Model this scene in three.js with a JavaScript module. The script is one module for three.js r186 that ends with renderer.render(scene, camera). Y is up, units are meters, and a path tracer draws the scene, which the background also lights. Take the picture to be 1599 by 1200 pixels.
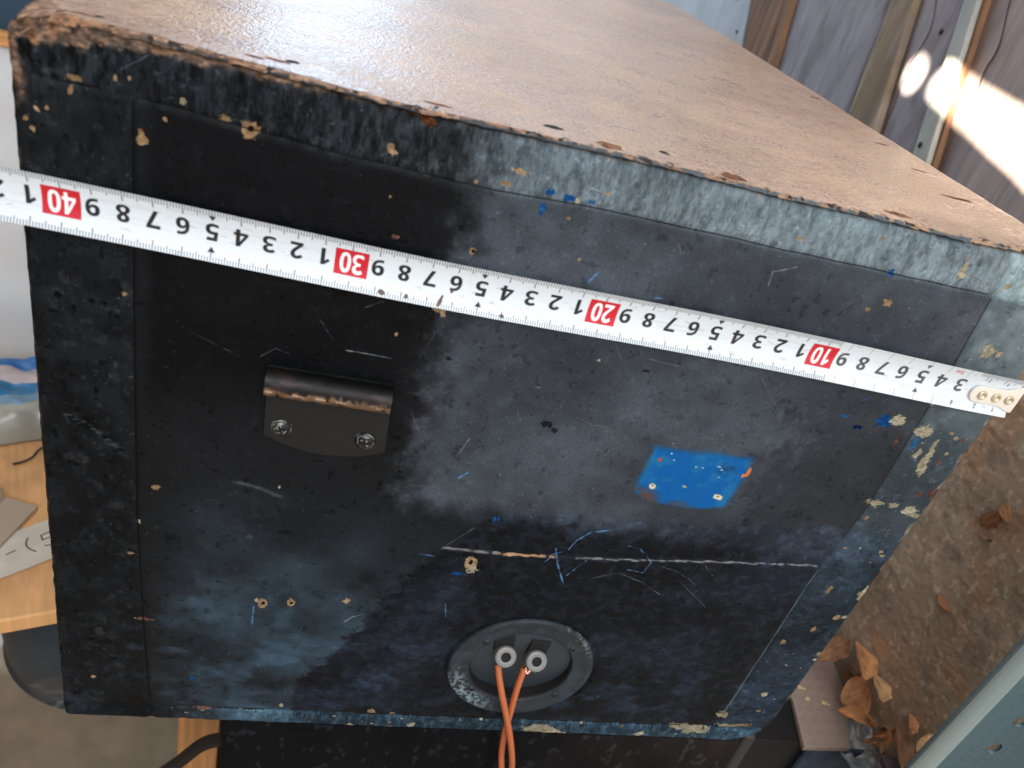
import * as THREE from 'three';
import { RoundedBoxGeometry } from 'three/addons/geometries/RoundedBoxGeometry.js';
import { mergeGeometries, mergeVertices } from 'three/addons/utils/BufferGeometryUtils.js';
import { RectAreaLightUniformsLib } from 'three/addons/lights/RectAreaLightUniformsLib.js';

// ------------------------------------------------------------------ camera, light, exposure
// Shapes are written in centimetres from the lower left corner of the cabinet's near face
// (x right, y up, z towards the viewer); LIFT puts that corner above the floor.
const CM = 0.01, LIFT = 62;
const at = (x, y, z) => new THREE.Vector3(x * CM, (y + LIFT) * CM, z * CM);
const scene = new THREE.Scene();
const camera = new THREE.PerspectiveCamera(52.0, 4 / 3, 0.02, 40);
camera.position.copy(at(11.7475, 42.4645, 27.4328));
camera.quaternion.setFromRotationMatrix(new THREE.Matrix4().makeBasis(
  new THREE.Vector3(0.9646, 0.2488, 0.0870), new THREE.Vector3(-0.1594, 0.8135, -0.5593), new THREE.Vector3(-0.2099, 0.5256, 0.8244)));
camera.focus = 0.40;
camera.userData.fStop = 12;
scene.add(camera);

const renderer = new THREE.WebGLRenderer({ antialias: true });
renderer.setSize(1024, 768);
renderer.toneMapping = THREE.LinearToneMapping;
renderer.toneMappingExposure = 20;
renderer.shadowMap.enabled = true;
scene.background = new THREE.Color().setRGB(0.052, 0.056, 0.062);

const SUN = new THREE.Vector3(-1, 0.45, 0.5);
const sun = new THREE.DirectionalLight(new THREE.Color().setRGB(1, 0.87, 0.69), 5);
sun.position.copy(at(57, 36, -20)).addScaledVector(SUN, 3); sun.target.position.copy(at(57, 36, -20));
sun.castShadow = true; sun.shadow.radius = 1;
scene.add(sun, sun.target);
RectAreaLightUniformsLib.init();
function panelLight(name, pos, aim, w, h, rgb, power) {
  const l = new THREE.RectAreaLight(new THREE.Color().setRGB(...rgb), power, w * CM, h * CM);
  l.name = name; l.position.copy(at(...pos)); l.lookAt(at(...aim)); scene.add(l);
}
panelLight('back_window', [-20, 80, -205], [4, 35, -5], 56, 44, [0.42, 0.7, 1.0], 0.58);
panelLight('front_fill', [22, 84, 84], [50, 6, -6], 76, 64, [0.94, 0.97, 1.0], 0.3);  // added fill without a real source, brightens the front and lower wall

// ------------------------------------------------------------------ tools
let seed = 20250;
const rnd = () => { seed = (seed * 1664525 + 1013904223) >>> 0; return seed / 4294967296; };
const rr = (a, b) => a + (b - a) * rnd();
const clamp = (v, a = 0, b = 1) => Math.min(b, Math.max(a, v));
const sm = (a, b, v) => { const t = clamp((v - a) / (b - a)); return t * t * (3 - 2 * t); };
const mix = (a, b, t) => a + (b - a) * t;
const h2 = (x, y) => { let n = Math.imul(x, 374761393) + Math.imul(y, 668265263) | 0; n = Math.imul(n ^ (n >>> 13), 1274126177); return ((n ^ (n >>> 16)) >>> 0) / 4294967296; };
function noise(x, y) {
  const xi = Math.floor(x), yi = Math.floor(y), fx = x - xi, fy = y - yi, u = fx * fx * (3 - 2 * fx), v = fy * fy * (3 - 2 * fy);
  const a = h2(xi, yi), b = h2(xi + 1, yi), c = h2(xi, yi + 1), d = h2(xi + 1, yi + 1);
  return a + (b - a) * u + (c - a) * v + (a - b - c + d) * u * v;
}
function fbm(x, y, o = 4) { let s = 0, a = 0.5, t = 0; for (let i = 0; i < o; i++) { s += a * noise(x, y); t += a; a *= 0.5; x = x * 2.03 + 17.1; y = y * 2.03 + 9.7; } return s / t; }
function lerpList(list, x) {
  if (x <= list[0][0]) return list[0][1];
  for (let i = 1; i < list.length; i++) if (x <= list[i][0]) return mix(list[i - 1][1], list[i][1], (x - list[i - 1][0]) / (list[i][0] - list[i - 1][0]));
  return list[list.length - 1][1];
}
const taken = {};
function numbered(n) { const k = taken[n] = (taken[n] ?? -1) + 1; return k ? n + '_' + String(k).padStart(3, '0') : n; }
function tag(o, label, category, group) { o.userData.label = label; o.userData.category = category; if (group) o.userData.group = group; return o; }
function thing(name, label, category, base, group) {
  const o = new THREE.Group(); o.name = numbered(name); o.position.copy(at(...base)); scene.add(o);
  o.userData.base = undefined; delete o.userData.base; bases.set(o, base); return tag(o, label, category, group);
}
const bases = new Map();
function put(name, geo, m, parent, label) {                 // a part, from geometry in centimetres
  const b = bases.get(parent), o = new THREE.Mesh(geo.translate(-b[0], -b[1], -b[2]).scale(CM, CM, CM), m);
  o.name = name; o.castShadow = o.receiveShadow = true; parent.add(o); bases.set(o, b); if (label) o.userData.label = label; return o;
}
function single(name, geo, m, base, label, category, group) {   // a thing of one mesh
  const o = new THREE.Mesh(geo.translate(-base[0], -base[1], -base[2]).scale(CM, CM, CM), m);
  o.name = numbered(name); o.position.copy(at(...base)); o.castShadow = o.receiveShadow = true; scene.add(o); bases.set(o, base); return tag(o, label, category, group);
}
function struct(name, geo, m) {
  const o = new THREE.Mesh(geo.translate(0, LIFT, 0).scale(CM, CM, CM), m); o.name = name; o.castShadow = o.receiveShadow = true; o.userData.kind = 'structure'; scene.add(o); return o;
}
function sheet(nu, nv, f, uv) {                             // grid (u, v) in 0..1 -> [x, y, z]
  const P = [], U = [], I = [];
  for (let j = 0; j <= nv; j++) for (let i = 0; i <= nu; i++) { const p = f(i / nu, j / nv, i, j); P.push(p[0], p[1], p[2]); const t = uv ? uv(p, i / nu, j / nv) : [i / nu, j / nv]; U.push(t[0], t[1]); }
  for (let j = 0; j < nv; j++) for (let i = 0; i < nu; i++) { const a = j * (nu + 1) + i, b = a + 1, c = a + nu + 1, d = c + 1; I.push(a, b, d, a, d, c); }
  return fromArrays(P, U, I);
}
function fromArrays(P, U, I) {
  const g = new THREE.BufferGeometry(); g.setAttribute('position', new THREE.Float32BufferAttribute(P, 3)); g.setAttribute('uv', new THREE.Float32BufferAttribute(U, 2)); g.setIndex(I); g.computeVertexNormals(); return g;
}
const boxG = (x0, x1, y0, y1, z0, z1, r = 0.15) => new RoundedBoxGeometry(x1 - x0, y1 - y0, z1 - z0, 2, Math.min(r, (x1 - x0) / 2.1, (y1 - y0) / 2.1, (z1 - z0) / 2.1)).translate((x0 + x1) / 2, (y0 + y1) / 2, (z0 + z1) / 2);
function tube(points, r, seg = 60, rs = 10) { return new THREE.TubeGeometry(new THREE.CatmullRomCurve3(points.map((p) => new THREE.Vector3(...p))), seg, r, rs, false); }
function canvas(w, h) { const c = document.createElement('canvas'); c.width = w; c.height = h; return c; }
function texOf(c, srgb) { const t = new THREE.CanvasTexture(c); if (srgb) t.colorSpace = THREE.SRGBColorSpace; t.wrapS = t.wrapT = THREE.RepeatWrapping; t.magFilter = THREE.LinearFilter; return t; }
function pixels(w, h, f) {                                  // canvas from f(x, y) -> [r, g, b]
  const c = canvas(w, h), g = c.getContext('2d'), d = g.createImageData(w, h);
  for (let y = 0, k = 0; y < h; y++) for (let x = 0; x < w; x++, k += 4) { const p = f(x, y); d.data[k] = p[0]; d.data[k + 1] = p[1]; d.data[k + 2] = p[2]; d.data[k + 3] = 255; }
  g.putImageData(d, 0, 0); return c;
}
const mat = (o) => new THREE.MeshStandardMaterial(o);
const pmat = (o) => new THREE.MeshPhysicalMaterial(o);

// ------------------------------------------------------------------ marks read off the cabinet: x, y, width, height, kind
const CHIPS = [[1.96,33.71,0.47,0.2,"t"],
[1.85,33.28,0.16,0.29,"t"],
[3.19,34.0,0.12,0.16,"t"],
[3.62,34.1,0.08,0.12,"t"],
[0.78,32.47,0.16,0.17,"t"],
[1.11,32.54,0.12,0.15,"t"],
[0.43,32.07,0.14,0.17,"t"],
[0.64,31.76,0.14,0.17,"t"],
[5.27,33.73,0.18,0.19,"c"],
[4.72,33.03,0.14,0.13,"t"],
[3.97,32.38,0.16,0.26,"t"],
[4.01,32.14,0.29,0.31,"t"],
[6.61,33.47,0.33,0.21,"t"],
[7.43,33.35,0.59,0.56,"h"],
[3.6,34.73,0.1,0.24,"g"],
[12.09,33.75,0.22,0.31,"t"],
[12.23,33.6,0.29,0.18,"t"],
[13.23,34.94,0.43,0.3,"o"],
[12.76,35.07,0.43,0.13,"o"],
[16.77,33.93,0.6,0.19,"t"],
[16.34,33.37,0.37,0.17,"t"],
[15.29,33.21,0.16,0.14,"t"],
[18.01,33.43,0.31,0.24,"b"],
[18.78,33.33,0.47,0.22,"b"],
[19.08,33.32,0.14,0.2,"c"],
[17.89,32.75,0.21,0.4,"b"],
[19.64,33.37,0.24,0.15,"b"],
[18.95,32.6,0.12,0.13,"t"],
[12.39,32.0,0.09,0.1,"t"],
[16.39,32.29,0.12,0.1,"g"],
[12.85,30.51,0.28,0.15,"p"],
[15.75,30.56,0.24,0.26,"h"],
[15.08,30.69,0.19,0.18,"g"],
[19.63,33.79,0.38,0.1,"g"],
[20.12,33.83,0.24,0.1,"t"],
[33.06,31.98,0.39,0.16,"t"],
[33.09,31.84,0.28,0.13,"t"],
[32.38,31.47,0.2,0.16,"t"],
[32.55,33.19,0.27,0.24,"b"],
[38.81,30.73,0.72,0.5,"c"],
[35.5,34.08,0.25,0.8,"c"],
[35.56,33.74,0.45,0.25,"c"],
[37.8,33.65,0.28,0.26,"c"],
[39.45,30.63,0.3,0.29,"t"],
[33.82,31.65,0.14,0.13,"g"],
[27.59,34.21,0.15,0.13,"g"],
[33.82,35.36,0.37,0.09,"g"],
[36.23,26.34,0.87,0.47,"b"],
[36.04,26.19,0.44,0.31,"b"],
[36.87,26.46,0.69,0.51,"c"],
[37.6,26.22,0.57,0.71,"g"],
[38.4,26.11,0.77,0.64,"c"],
[38.31,25.39,0.23,0.82,"b"],
[38.48,25.11,0.26,0.58,"g"],
[39.34,25.51,0.19,0.66,"c"],
[39.43,25.01,0.26,0.42,"c"],
[39.44,24.41,0.4,0.94,"c"],
[39.67,23.92,0.2,0.61,"c"],
[38.8,24.81,0.26,0.59,"c"],
[40.19,24.55,0.26,0.3,"p"],
[37.38,25.3,0.22,0.37,"p"],
[38.3,21.52,0.81,0.36,"c"],
[39.38,21.58,0.48,0.28,"c"],
[40.44,21.37,0.76,0.47,"c"],
[40.88,21.13,0.7,0.24,"c"],
[40.31,22.56,0.27,0.36,"p"],
[41.02,22.69,0.55,0.46,"p"],
[40.2,26.06,0.23,0.21,"c"],
[40.68,25.99,0.33,0.25,"p"],
[40.46,25.44,0.33,0.25,"g"],
[37.92,27.62,0.19,0.19,"c"],
[40.4,25.86,0.26,0.33,"g"],
[40.26,25.12,0.16,0.17,"c"],
[34.6,27.2,0.12,0.15,"b"],
[35.09,25.71,0.37,0.19,"d"],
[34.15,26.2,0.31,0.15,"b"],
[39.01,15.32,0.22,0.64,"t"],
[41.14,15.14,0.68,0.66,"c"],
[41.15,15.55,0.3,0.65,"c"],
[39.66,12.12,0.27,0.35,"t"],
[38.37,10.86,0.27,0.35,"t"],
[41.04,10.08,0.28,0.31,"c"],
[40.51,13.23,0.38,0.34,"t"],
[40.46,8.27,0.16,0.26,"g"],
[39.44,6.02,0.33,0.33,"c"],
[36.58,7.02,0.2,0.25,"g"],
[37.57,3.64,0.66,0.55,"c"],
[36.5,2.03,1.42,0.63,"c"],
[36.08,1.77,0.59,0.56,"c"],
[38.38,2.66,1.27,0.35,"c"],
[39.4,2.84,1.1,0.28,"t"],
[38.89,6.83,0.2,0.26,"g"],
[39.04,8.32,0.2,0.31,"g"],
[39.18,5.47,0.21,0.27,"g"],
[39.48,3.67,0.34,0.56,"g"],
[19.33,14.34,0.57,0.81,"h"],
[19.54,13.96,0.51,0.55,"c"],
[19.18,14.85,0.69,0.27,"k"],
[18.8,13.47,0.45,0.23,"b"],
[19.86,17.23,0.12,0.33,"b"],
[20.03,17.3,0.12,0.29,"b"],
[13.79,10.51,0.32,0.29,"t"],
[16.45,1.41,0.43,0.37,"t"],
[17.64,1.37,0.29,0.31,"t"],
[15.45,-0.02,0.37,0.32,"c"],
[14.93,0.61,0.29,0.31,"g"],
[18.93,0.45,0.37,0.38,"c"],
[26.73,0.9,1.73,0.73,"c"],
[27.78,0.62,0.96,0.54,"c"],
[35.29,2.23,1.16,0.56,"c"],
[31.35,0.89,0.49,0.35,"g"],
[23.67,0.68,0.39,0.46,"g"],
[17.1,-0.34,0.3,0.26,"g"],
[20.63,1.1,0.38,0.64,"g"],
[32.17,1.46,0.57,0.34,"g"],
[33.12,1.16,0.49,0.42,"c"],
[29.21,1.59,0.32,0.27,"k"],
[4.61,16.62,0.32,0.23,"t"],
[3.41,26.12,0.14,0.16,"t"],
[9.83,17.55,0.11,0.15,"c"],
[1.15,17.79,0.31,0.36,"g"],
[3.53,12.3,0.31,0.21,"t"],
[3.17,12.11,0.23,0.21,"g"],
[3.9,14.39,0.19,0.28,"c"],
[4.72,14.17,0.22,0.16,"g"],
[8.79,14.23,0.23,0.29,"g"],
[9.73,9.75,0.43,0.57,"h"],
[9.41,9.89,0.19,0.28,"c"],
[11.09,9.95,0.38,0.52,"h"],
[8.65,9.78,0.15,0.38,"g"],
[4.1,7.7,0.79,0.19,"p"],
[2.05,6.42,0.42,0.6,"g"],
[7.22,0.65,0.82,0.3,"p"],
[11.41,1.4,0.17,0.3,"c"],
[8.58,8.46,0.37,0.59,"g"],
[6.15,0.52,0.47,0.18,"g"],
[4.66,2.85,0.19,0.33,"g"],
[1.65,2.73,0.19,0.27,"t"],
[10.11,8.93,0.16,0.24,"g"],
[6.6,3.21,0.26,0.28,"b"],
[6.89,3.2,0.16,0.22,"g"],
[15.01,27.95,0.45,0.46,"h"],
[14.92,28.11,0.55,0.23,"t"],
[15.19,27.7,0.2,0.29,"t"],
[13.56,26.41,0.15,0.15,"t"],
[20.78,23.19,0.46,0.28,"k"],
[21.21,22.95,0.29,0.29,"k"],
[20.35,23.08,0.23,0.14,"g"],
[16.4,19.22,0.23,0.31,"g"],
[14.88,23.72,0.27,0.16,"g"],
[15.84,25.7,0.21,0.15,"k"],
[22.02,26.84,0.16,0.13,"c"],
[22.72,25.59,0.14,0.13,"g"],
[25.38,22.69,0.12,0.11,"g"],
[21.29,28.66,0.21,0.12,"k"],
[24.23,26.72,0.28,0.13,"k"],
[19.85,31.09,0.12,0.11,"t"],
[17.47,22.67,0.14,0.14,"g"],
[1.55,20.32,0.25,0.26,"k"],
[1.89,19.89,0.35,0.3,"k"],
[1.12,21.52,0.19,0.38,"k"],
[2.3,21.44,0.15,0.32,"k"],
[1.09,25.61,0.23,0.25,"k"],
[1.62,25.17,0.18,0.34,"k"],
[2.26,25.58,0.23,0.22,"k"],
[1.24,26.44,0.18,0.37,"g"],
[3.05,22.83,0.14,0.25,"g"],
[1.84,21.98,0.15,0.25,"g"]];
const MARKS = [["bl",0.154,24.0,15.87,24.2,16.53,24.73,17.19],
["bl",0.115,24.73,17.19,25.54,17.46],
["bl",0.115,23.34,15.85,23.67,14.95,24.36,13.64],
["bl",0.077,24.37,14.21,25.06,15.4],
["bl",0.077,22.99,14.97,23.26,15.43,23.79,15.7],
["l",0.058,25.77,14.24,26.98,14.82,28.46,14.33,29.76,13.54],
["bl",0.077,27.37,15.12,28.25,15.02,28.42,15.8,27.61,16.51,26.91,16.62],
["l",0.058,29.09,15.63,30.17,15.33,31.35,14.63],
["bl",0.096,18.72,11.21,18.95,10.25],
["l",0.077,13.88,8.89,14.24,9.35,14.69,9.61],
["g",0.058,17.75,14.93,19.02,16.54],
["bl",0.077,16.79,14.38,17.48,14.4],
["g",0.077,11.73,25.28,12.63,25.27,13.57,25.24],
["g",0.115,12.77,24.74,13.44,24.62],
["g",0.046,15.12,26.88,14.84,26.03],
["g",0.058,19.34,23.7,19.51,23.13],
["g",0.058,21.99,23.82,22.79,23.54,23.52,23.53],
["g",0.069,17.63,21.85,17.25,20.67],
["bl",0.096,17.62,19.48,17.98,19.89],
["bl",0.115,20.51,30.26,20.72,30.67],
["bl",0.096,23.33,30.1,23.7,30.15],
["g",0.115,8.25,17.19,9.16,16.93,10.27,16.77],
["bl",0.115,9.33,8.07,9.32,9.4],
["g",0.077,27.72,31.58,27.63,32.2,28.5,32.59],
["g",0.058,23.43,32.55,23.7,32.12],
["g",0.115,1.34,20.02,2.26,19.73,2.87,19.13,3.34,18.9],
["g",0.058,8.45,24.28,9.02,24.82,9.53,24.68],
["g",0.058,3.31,34.27,4.36,35.07],
["l",0.046,30.4,14.73,32.56,13.05],
["l",0.046,31.31,16.08,32.03,15.38],
["g",0.058,24.0,27.33,25.5,27.24],
["g",0.046,22.41,27.81,22.93,27.12],
["g",0.05,12.19,27.37,12.87,27.79],
["bl",0.058,14.71,8.35,14.49,8.06],
["g",0.046,14.77,22.86,15.63,21.26],
["g",0.046,10.58,26.45,11.17,25.68],
["g",0.038,5.87,24.9,7.84,24.1],
["g",0.038,29.37,27.4,30.85,25.94]];
const TOP_CHIPS = [[1.15,1.17,0.31,0.74,"o"],
[1.73,1.43,0.91,0.67,"o"],
[2.13,1.66,0.33,0.42,"k"],
[7.18,1.21,0.78,0.58,"o"],
[7.85,1.57,1.08,0.51,"o"],
[8.34,1.9,0.56,0.43,"k"],
[13.51,0.87,1.21,0.34,"o"],
[13.44,0.48,0.18,0.33,"k"],
[17.81,1.45,0.91,0.54,"k"],
[19.56,0.82,0.35,0.53,"c"],
[20.18,0.59,0.5,0.53,"c"],
[19.92,0.78,0.36,0.45,"k"],
[19.9,0.69,1.21,0.89,"o"],
[22.3,1.61,0.55,0.48,"k"],
[22.64,1.69,0.48,0.39,"c"],
[24.69,0.76,0.32,0.48,"k"],
[25.08,0.72,0.41,0.48,"k"],
[25.32,0.59,0.24,0.38,"c"],
[24.8,0.48,1.2,0.85,"o"],
[32.17,0.83,1.45,0.55,"o"],
[32.18,0.91,0.19,0.33,"k"],
[39.19,14.93,1.19,0.44,"o"],
[38.9,10.26,1.19,0.37,"o"],
[38.41,5.95,1.95,0.47,"o"],
[39.78,25.57,0.9,0.62,"o"]];

// ------------------------------------------------------------------ cabinet: outline of its near face
const W = 41.3, DEEP = 67;
const ARRIS = [[-1, 34.9], [0.3, 35.1], [1.5, 35.45], [4.3, 35.42], [7, 35.33], [9.7, 35.24], [12.3, 35.14], [15.3, 35.2], [22.5, 35.22], [26.8, 35.12], [31.5, 35.16], [34.5, 35.1], [37.6, 35.18], [42, 35.2]];
const topY = (x) => lerpList(ARRIS, x);
const botY = (x) => -0.97 + 0.0505 * x;
const seamT = (x) => lerpList([[3.7, 33.54], [7.6, 33.29], [10.4, 33.15], [15.7, 33.0], [19.8, 33.2], [37.3, 33.15]], x) + 0.05 * (noise(x * 0.9, 3) - 0.5);
const seamL = (y) => lerpList([[0.4, 4.5], [6, 4.17], [15, 3.8], [25, 3.72], [35, 3.69]], y);
const seamR = (y) => lerpList([[2, 37.68], [16, 37.6], [21, 38.1], [29, 37.8], [35, 37.3]], y);
const seamB = (x) => 0.25 + 0.056 * x;
const ledgeY = (x) => lerpList([[17.7, 15.02], [21.3, 15.15], [26.2, 15.59], [31.2, 16.26], [37.6, 16.95]], x);
const DISH = [24.0, 6.5];

// paint map of the near face, 49 pixels to the centimetre
const FW = 2048, FX0 = -0.25, FX1 = 41.6, FY0 = -1.6, FY1 = 36.0, PPC = FW / (FX1 - FX0), FH = Math.round((FY1 - FY0) * PPC);
const fu = (x) => (x - FX0) / (FX1 - FX0), fv = (y) => (y - FY0) / (FY1 - FY0);
const cx = (x) => (x - FX0) * PPC, cy = (y) => (FY1 - y) * PPC;
const frontColor = canvas(FW, FH), frontRough = canvas(FW, FH), frontBump = canvas(FW, FH);
const TAN = [186, 158, 126], CREAM = [196, 184, 158], ORANGE = [132, 92, 66], PINK = [140, 108, 98], GREY = [104, 110, 114], BLUE = [40, 102, 154], BLACK = [10, 10, 11];
const KIND = { t: TAN, c: CREAM, o: ORANGE, p: PINK, g: GREY, b: BLUE, k: BLACK, d: [24, 62, 104], bl: [74, 116, 158], l: [136, 138, 140] };
{
  const gc = frontColor.getContext('2d'), gr = frontRough.getContext('2d'), gb = frontBump.getContext('2d');
  const dc = gc.createImageData(FW, FH), dr = gr.createImageData(FW, FH), db = gb.createImageData(FW, FH);
  for (let j = 0, k = 0; j < FH; j++) for (let i = 0; i < FW; i++, k += 4) {
    const x = FX0 + (i + 0.5) / PPC, y = FY1 - (j + 0.5) / PPC;
    const n1 = fbm(x * 0.28 + 3, y * 0.33, 3), n2 = fbm(x * 1.3, y * 1.3 + 40, 4), n3 = fbm(x * 6 + 7, y * 6, 3), n4 = noise(x * 22, y * 22);
    const strip = sm(-0.1, 0.1, seamL(y) - x), right = sm(-0.1, 0.1, x - seamR(y)), top = sm(-0.15, 0.1, y - seamT(x)), bottom = sm(-0.1, 0.1, seamB(x) - y);
    // black paint, sprayed over at different times
    let r = 21 + 10 * (n1 - 0.5), g = 22 + 10 * (n1 - 0.5), b = 24 + 11 * (n1 - 0.5), rough = 0.46 + 0.22 * (n2 - 0.5), bump = 128 + 26 * (n3 - 0.5) + 22 * (n4 - 0.5);
    const jag = 2.2 * (n2 - 0.5) + 0.7 * (n3 - 0.5);
    const grey = sm(14.2, 16.6, x + jag) * sm(16.6, 18.4, y + 0.5 * jag) * (1 - 0.55 * sm(30, 34, x + 3 * jag) * (1 - sm(24, 30, y))) * (0.75 + 0.5 * (n1 - 0.5) + 0.35 * (n2 - 0.5)) * (0.86 + 0.3 * n4);
    r += 48 * grey; g += 53 * grey; b += 58 * grey; rough += 0.07 * grey;  // greyer paint, lifted further to paint in its sheen
    const black = sm(3.8, 4.6, x) * (1 - sm(13.6, 15.6, x + 0.5 * jag)) * sm(19, 24, y + jag);
    r -= 12 * black; g -= 13 * black; b -= 13 * black;
    // bluish haze low down, dusty film plus painted floor reflection, cut by later overspray
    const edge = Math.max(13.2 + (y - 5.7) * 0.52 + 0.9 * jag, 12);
    const dustSheen = (1 - sm(10, 19, y + 1.4 * jag)) * (1 - sm(-0.35, 0.25, x - edge)) * sm(3.4, 8, x + jag) * (0.55 + 1.1 * (n1 - 0.4) + 0.75 * (n2 - 0.5));
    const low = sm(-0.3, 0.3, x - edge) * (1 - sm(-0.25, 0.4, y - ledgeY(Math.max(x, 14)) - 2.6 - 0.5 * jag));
    const d = clamp(dustSheen); r += 27 * d; g += 41 * d; b += 49 * d; rough += 0.2 * d;
    const mott = (0.6 * sm(0.42, 0.75, fbm(x * 2.6 + 5, y * 2.9, 4)) + 0.5 * sm(0.4, 0.7, n1)) * low;
    r += -9 * low + 17 * mott; g += -7 * low + 21 * mott; b += -4 * low + 26 * mott; rough += 0.12 * mott;
    const hang = sm(0.5, 0.72, fbm(x * 0.55 + 60, y * 1.1, 4)) * (1 - sm(6, 10, y)); r += 12 * hang; g += 17 * hang; b += 22 * hang;
    // frame boards: scuffed, rougher
    const frame = clamp(strip + right + top + bottom);
    if (frame > 0) {
      const nv = 0.6 * fbm(x * 4.5, y * 1.6 + 5, 3) + 0.4 * fbm(x * 13, y * 5 + 5, 3), s2 = sm(0.5, 0.62, nv), crk = sm(0.44, 0.36, nv);
      if (top > 0) { const litRight = sm(2, 30, x); r += top * (4 + 16 * s2 + 40 * litRight); g += top * (6 + 17 * s2 + 44 * litRight); b += top * (7 + 18 * s2 + 41 * litRight); bump += top * 210 * (nv - 0.5); rough += 0.22 * top; r -= 16 * top * crk; g -= 17 * top * crk; b -= 17 * top * crk; }  // gradient to the right paints in the light arriving there
      if (strip > 0) { const s3 = sm(0.48, 0.72, n2) * strip * (1 - top); r += 8 * s3; g += 9 * s3; b += 9 * s3; r -= 5 * strip; g -= 5 * strip; b -= 5 * strip; bump += strip * (70 * (n3 - 0.5) + 90 * (nv - 0.5)); rough += 0.16 * strip; r -= 6 * strip * crk; g -= 6 * strip * crk; b -= 6 * strip * crk; }
      if (right > 0) { const rl = mix(0.5, 0.95, sm(6, 30, y)); r += right * (20 + 18 * (n2 - 0.5)) * rl; g += right * (26 + 19 * (n2 - 0.5)) * rl; b += right * (27 + 20 * (n2 - 0.5)) * rl; bump += right * (50 * (n3 - 0.5) + 50 * (nv - 0.5)); rough += 0.2 * right; }
      if (bottom > 0) { const bl = sm(5, 14, x); r += bottom * (10 + 22 * s2) * bl; g += bottom * (20 + 26 * s2) * bl; b += bottom * (24 + 27 * s2) * bl; bump += bottom * 60 * (n3 - 0.5); rough += 0.15; }
    }
    const pale = (1 - sm(0, 7, 41.3 - x)) * sm(24, 30, y) * (0.5 + n2); r += 26 * pale; g += 24 * pale; b += 18 * pale;   // upper right corner lightened to paint in bounced light
    const dirt = sm(0.62, 0.8, fbm(x * 2.6 + 11, y * 2.6, 4)) * (0.4 + 0.6 * frame); r += 14 * dirt; g += 15 * dirt; b += 15 * dirt;
    const pit = sm(0.7, 0.8, fbm(x * 3.1 + 90, y * 3.1 + 8, 3)); r -= 12 * pit; g -= 12 * pit; b -= 12 * pit; bump -= 26 * pit;
    const speck = noise(x * 9 + 31, y * 9) > 0.955 - 0.03 * frame && n4 > 0.45 ? 1 : 0; r += 34 * speck; g += 36 * speck; b += 36 * speck;
    // blue ghost of a second catch plate, with soft sprayed edges
    const bx = (x - 28.42) / 2.5 - 0.02 * (y - 21), by = y - 21.35, arc = 19.55 + 0.075 * (x - 28.6) ** 2;
    const dIn = Math.min((1 - Math.abs(bx)) * 2.45 - 0.06 * (n3 - 0.5), 23.08 - y + 0.03 * (x - 28.4) + 0.3 * (n2 - 0.5), (y - arc) * 1.2) + 0.1 * (n2 - 0.5);
    const bl = sm(-0.12, dIn < (23 - y) ? 0.16 : 0.42, dIn);
    if (bl > 0) {
      const rusty = 0.35 * sm(0.1, 0, dIn - 0.12) * sm(0.5, 0.62, n2) + sm(1.0, 0.3, Math.hypot((x - 26.2) / 1.5, (y - 19.9) / 0.8)) * sm(0.25, 0.5, n2 + 0.14) + 0.55 * sm(1, 0.3, Math.hypot((x - 28.4) / 0.9, (y - 19.7) / 0.4));
      const faded = sm(0.45, 0.75, fbm(x * 1.9 + 4, y * 1.9, 3)), q = clamp(rusty), dark = sm(1, 0.3, Math.hypot((x - 29.9) / 0.7, (y - 22.2) / 0.6)) * sm(0.4, 0.6, n3);
      const c0 = [mix(6, 26, faded), mix(84, 98, faded), mix(146, 146, faded)], rust = [84, 60, 56];
      for (let q2 = 0; q2 < 3; q2++) c0[q2] = mix(mix(c0[q2], rust[q2], q), [24, 58, 92][q2], dark * 0.7);
      r = mix(r, c0[0], bl); g = mix(g, c0[1], bl); b = mix(b, c0[2], bl); rough = mix(rough, 0.5, bl); bump = mix(bump, 118 + 12 * (n3 - 0.5), bl);
    }
    // raw fibre where the paint broke away along the upper arris and the upper left corner
    const ty = topY(x) - y, nz = fbm(x * 2.2, y * 1.4 + 70, 4), nf = fbm(x * 5, y * 9, 3);
    const wear = lerpList([[0, 0.8], [1.2, 0.85], [4, 0.42], [6, 0.26], [8, 0.3], [10, 0.16], [14, 0.1], [22, 0.06], [30, 0.06], [41, 0.1]], x);
    let raw = sm(0.12, -0.12, ty - wear * (0.25 + 1.5 * nz)) * (0.75 + 0.5 * (nf - 0.5));
    raw = Math.max(raw, sm(0.2, -0.1, x - 0.45 * nz - 0.12) * sm(31.5, 34, y + 3 * (nz - 0.5)) * 0.8);
    raw = Math.max(raw, 0.8 * sm(0.1, -0.06, W - x - 0.28 * sm(0.45, 0.75, nz)), 0.4 * sm(0.08, -0.04, x - 0.2 * sm(0.4, 0.7, nz)));
    if (raw > 0) {
      raw = clamp(raw); const t = clamp(1.6 * (nf - 0.25)), ora = sm(0.5, 0.7, n2), pl = sm(20, 34, x);
      const c0 = [mix(86, 176, t), mix(66, 140, t) - 10 * ora, mix(54, 112, t) - 18 * ora];
      r = mix(r, mix(c0[0], 128 + 40 * t, pl), raw); g = mix(g, mix(c0[1], 112 + 38 * t, pl), raw); b = mix(b, mix(c0[2], 96 + 32 * t, pl), raw); rough = mix(rough, 0.95, raw); bump += raw * (140 * (nf - 0.5) - 14);
    }
    dc.data[k] = clamp(r, 4, 255); dc.data[k + 1] = clamp(g, 4, 255); dc.data[k + 2] = clamp(b, 4, 255); dc.data[k + 3] = 255;
    dr.data[k] = 0; dr.data[k + 1] = clamp(rough, 0.2, 1) * 255; dr.data[k + 2] = 0; dr.data[k + 3] = 255;
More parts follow.
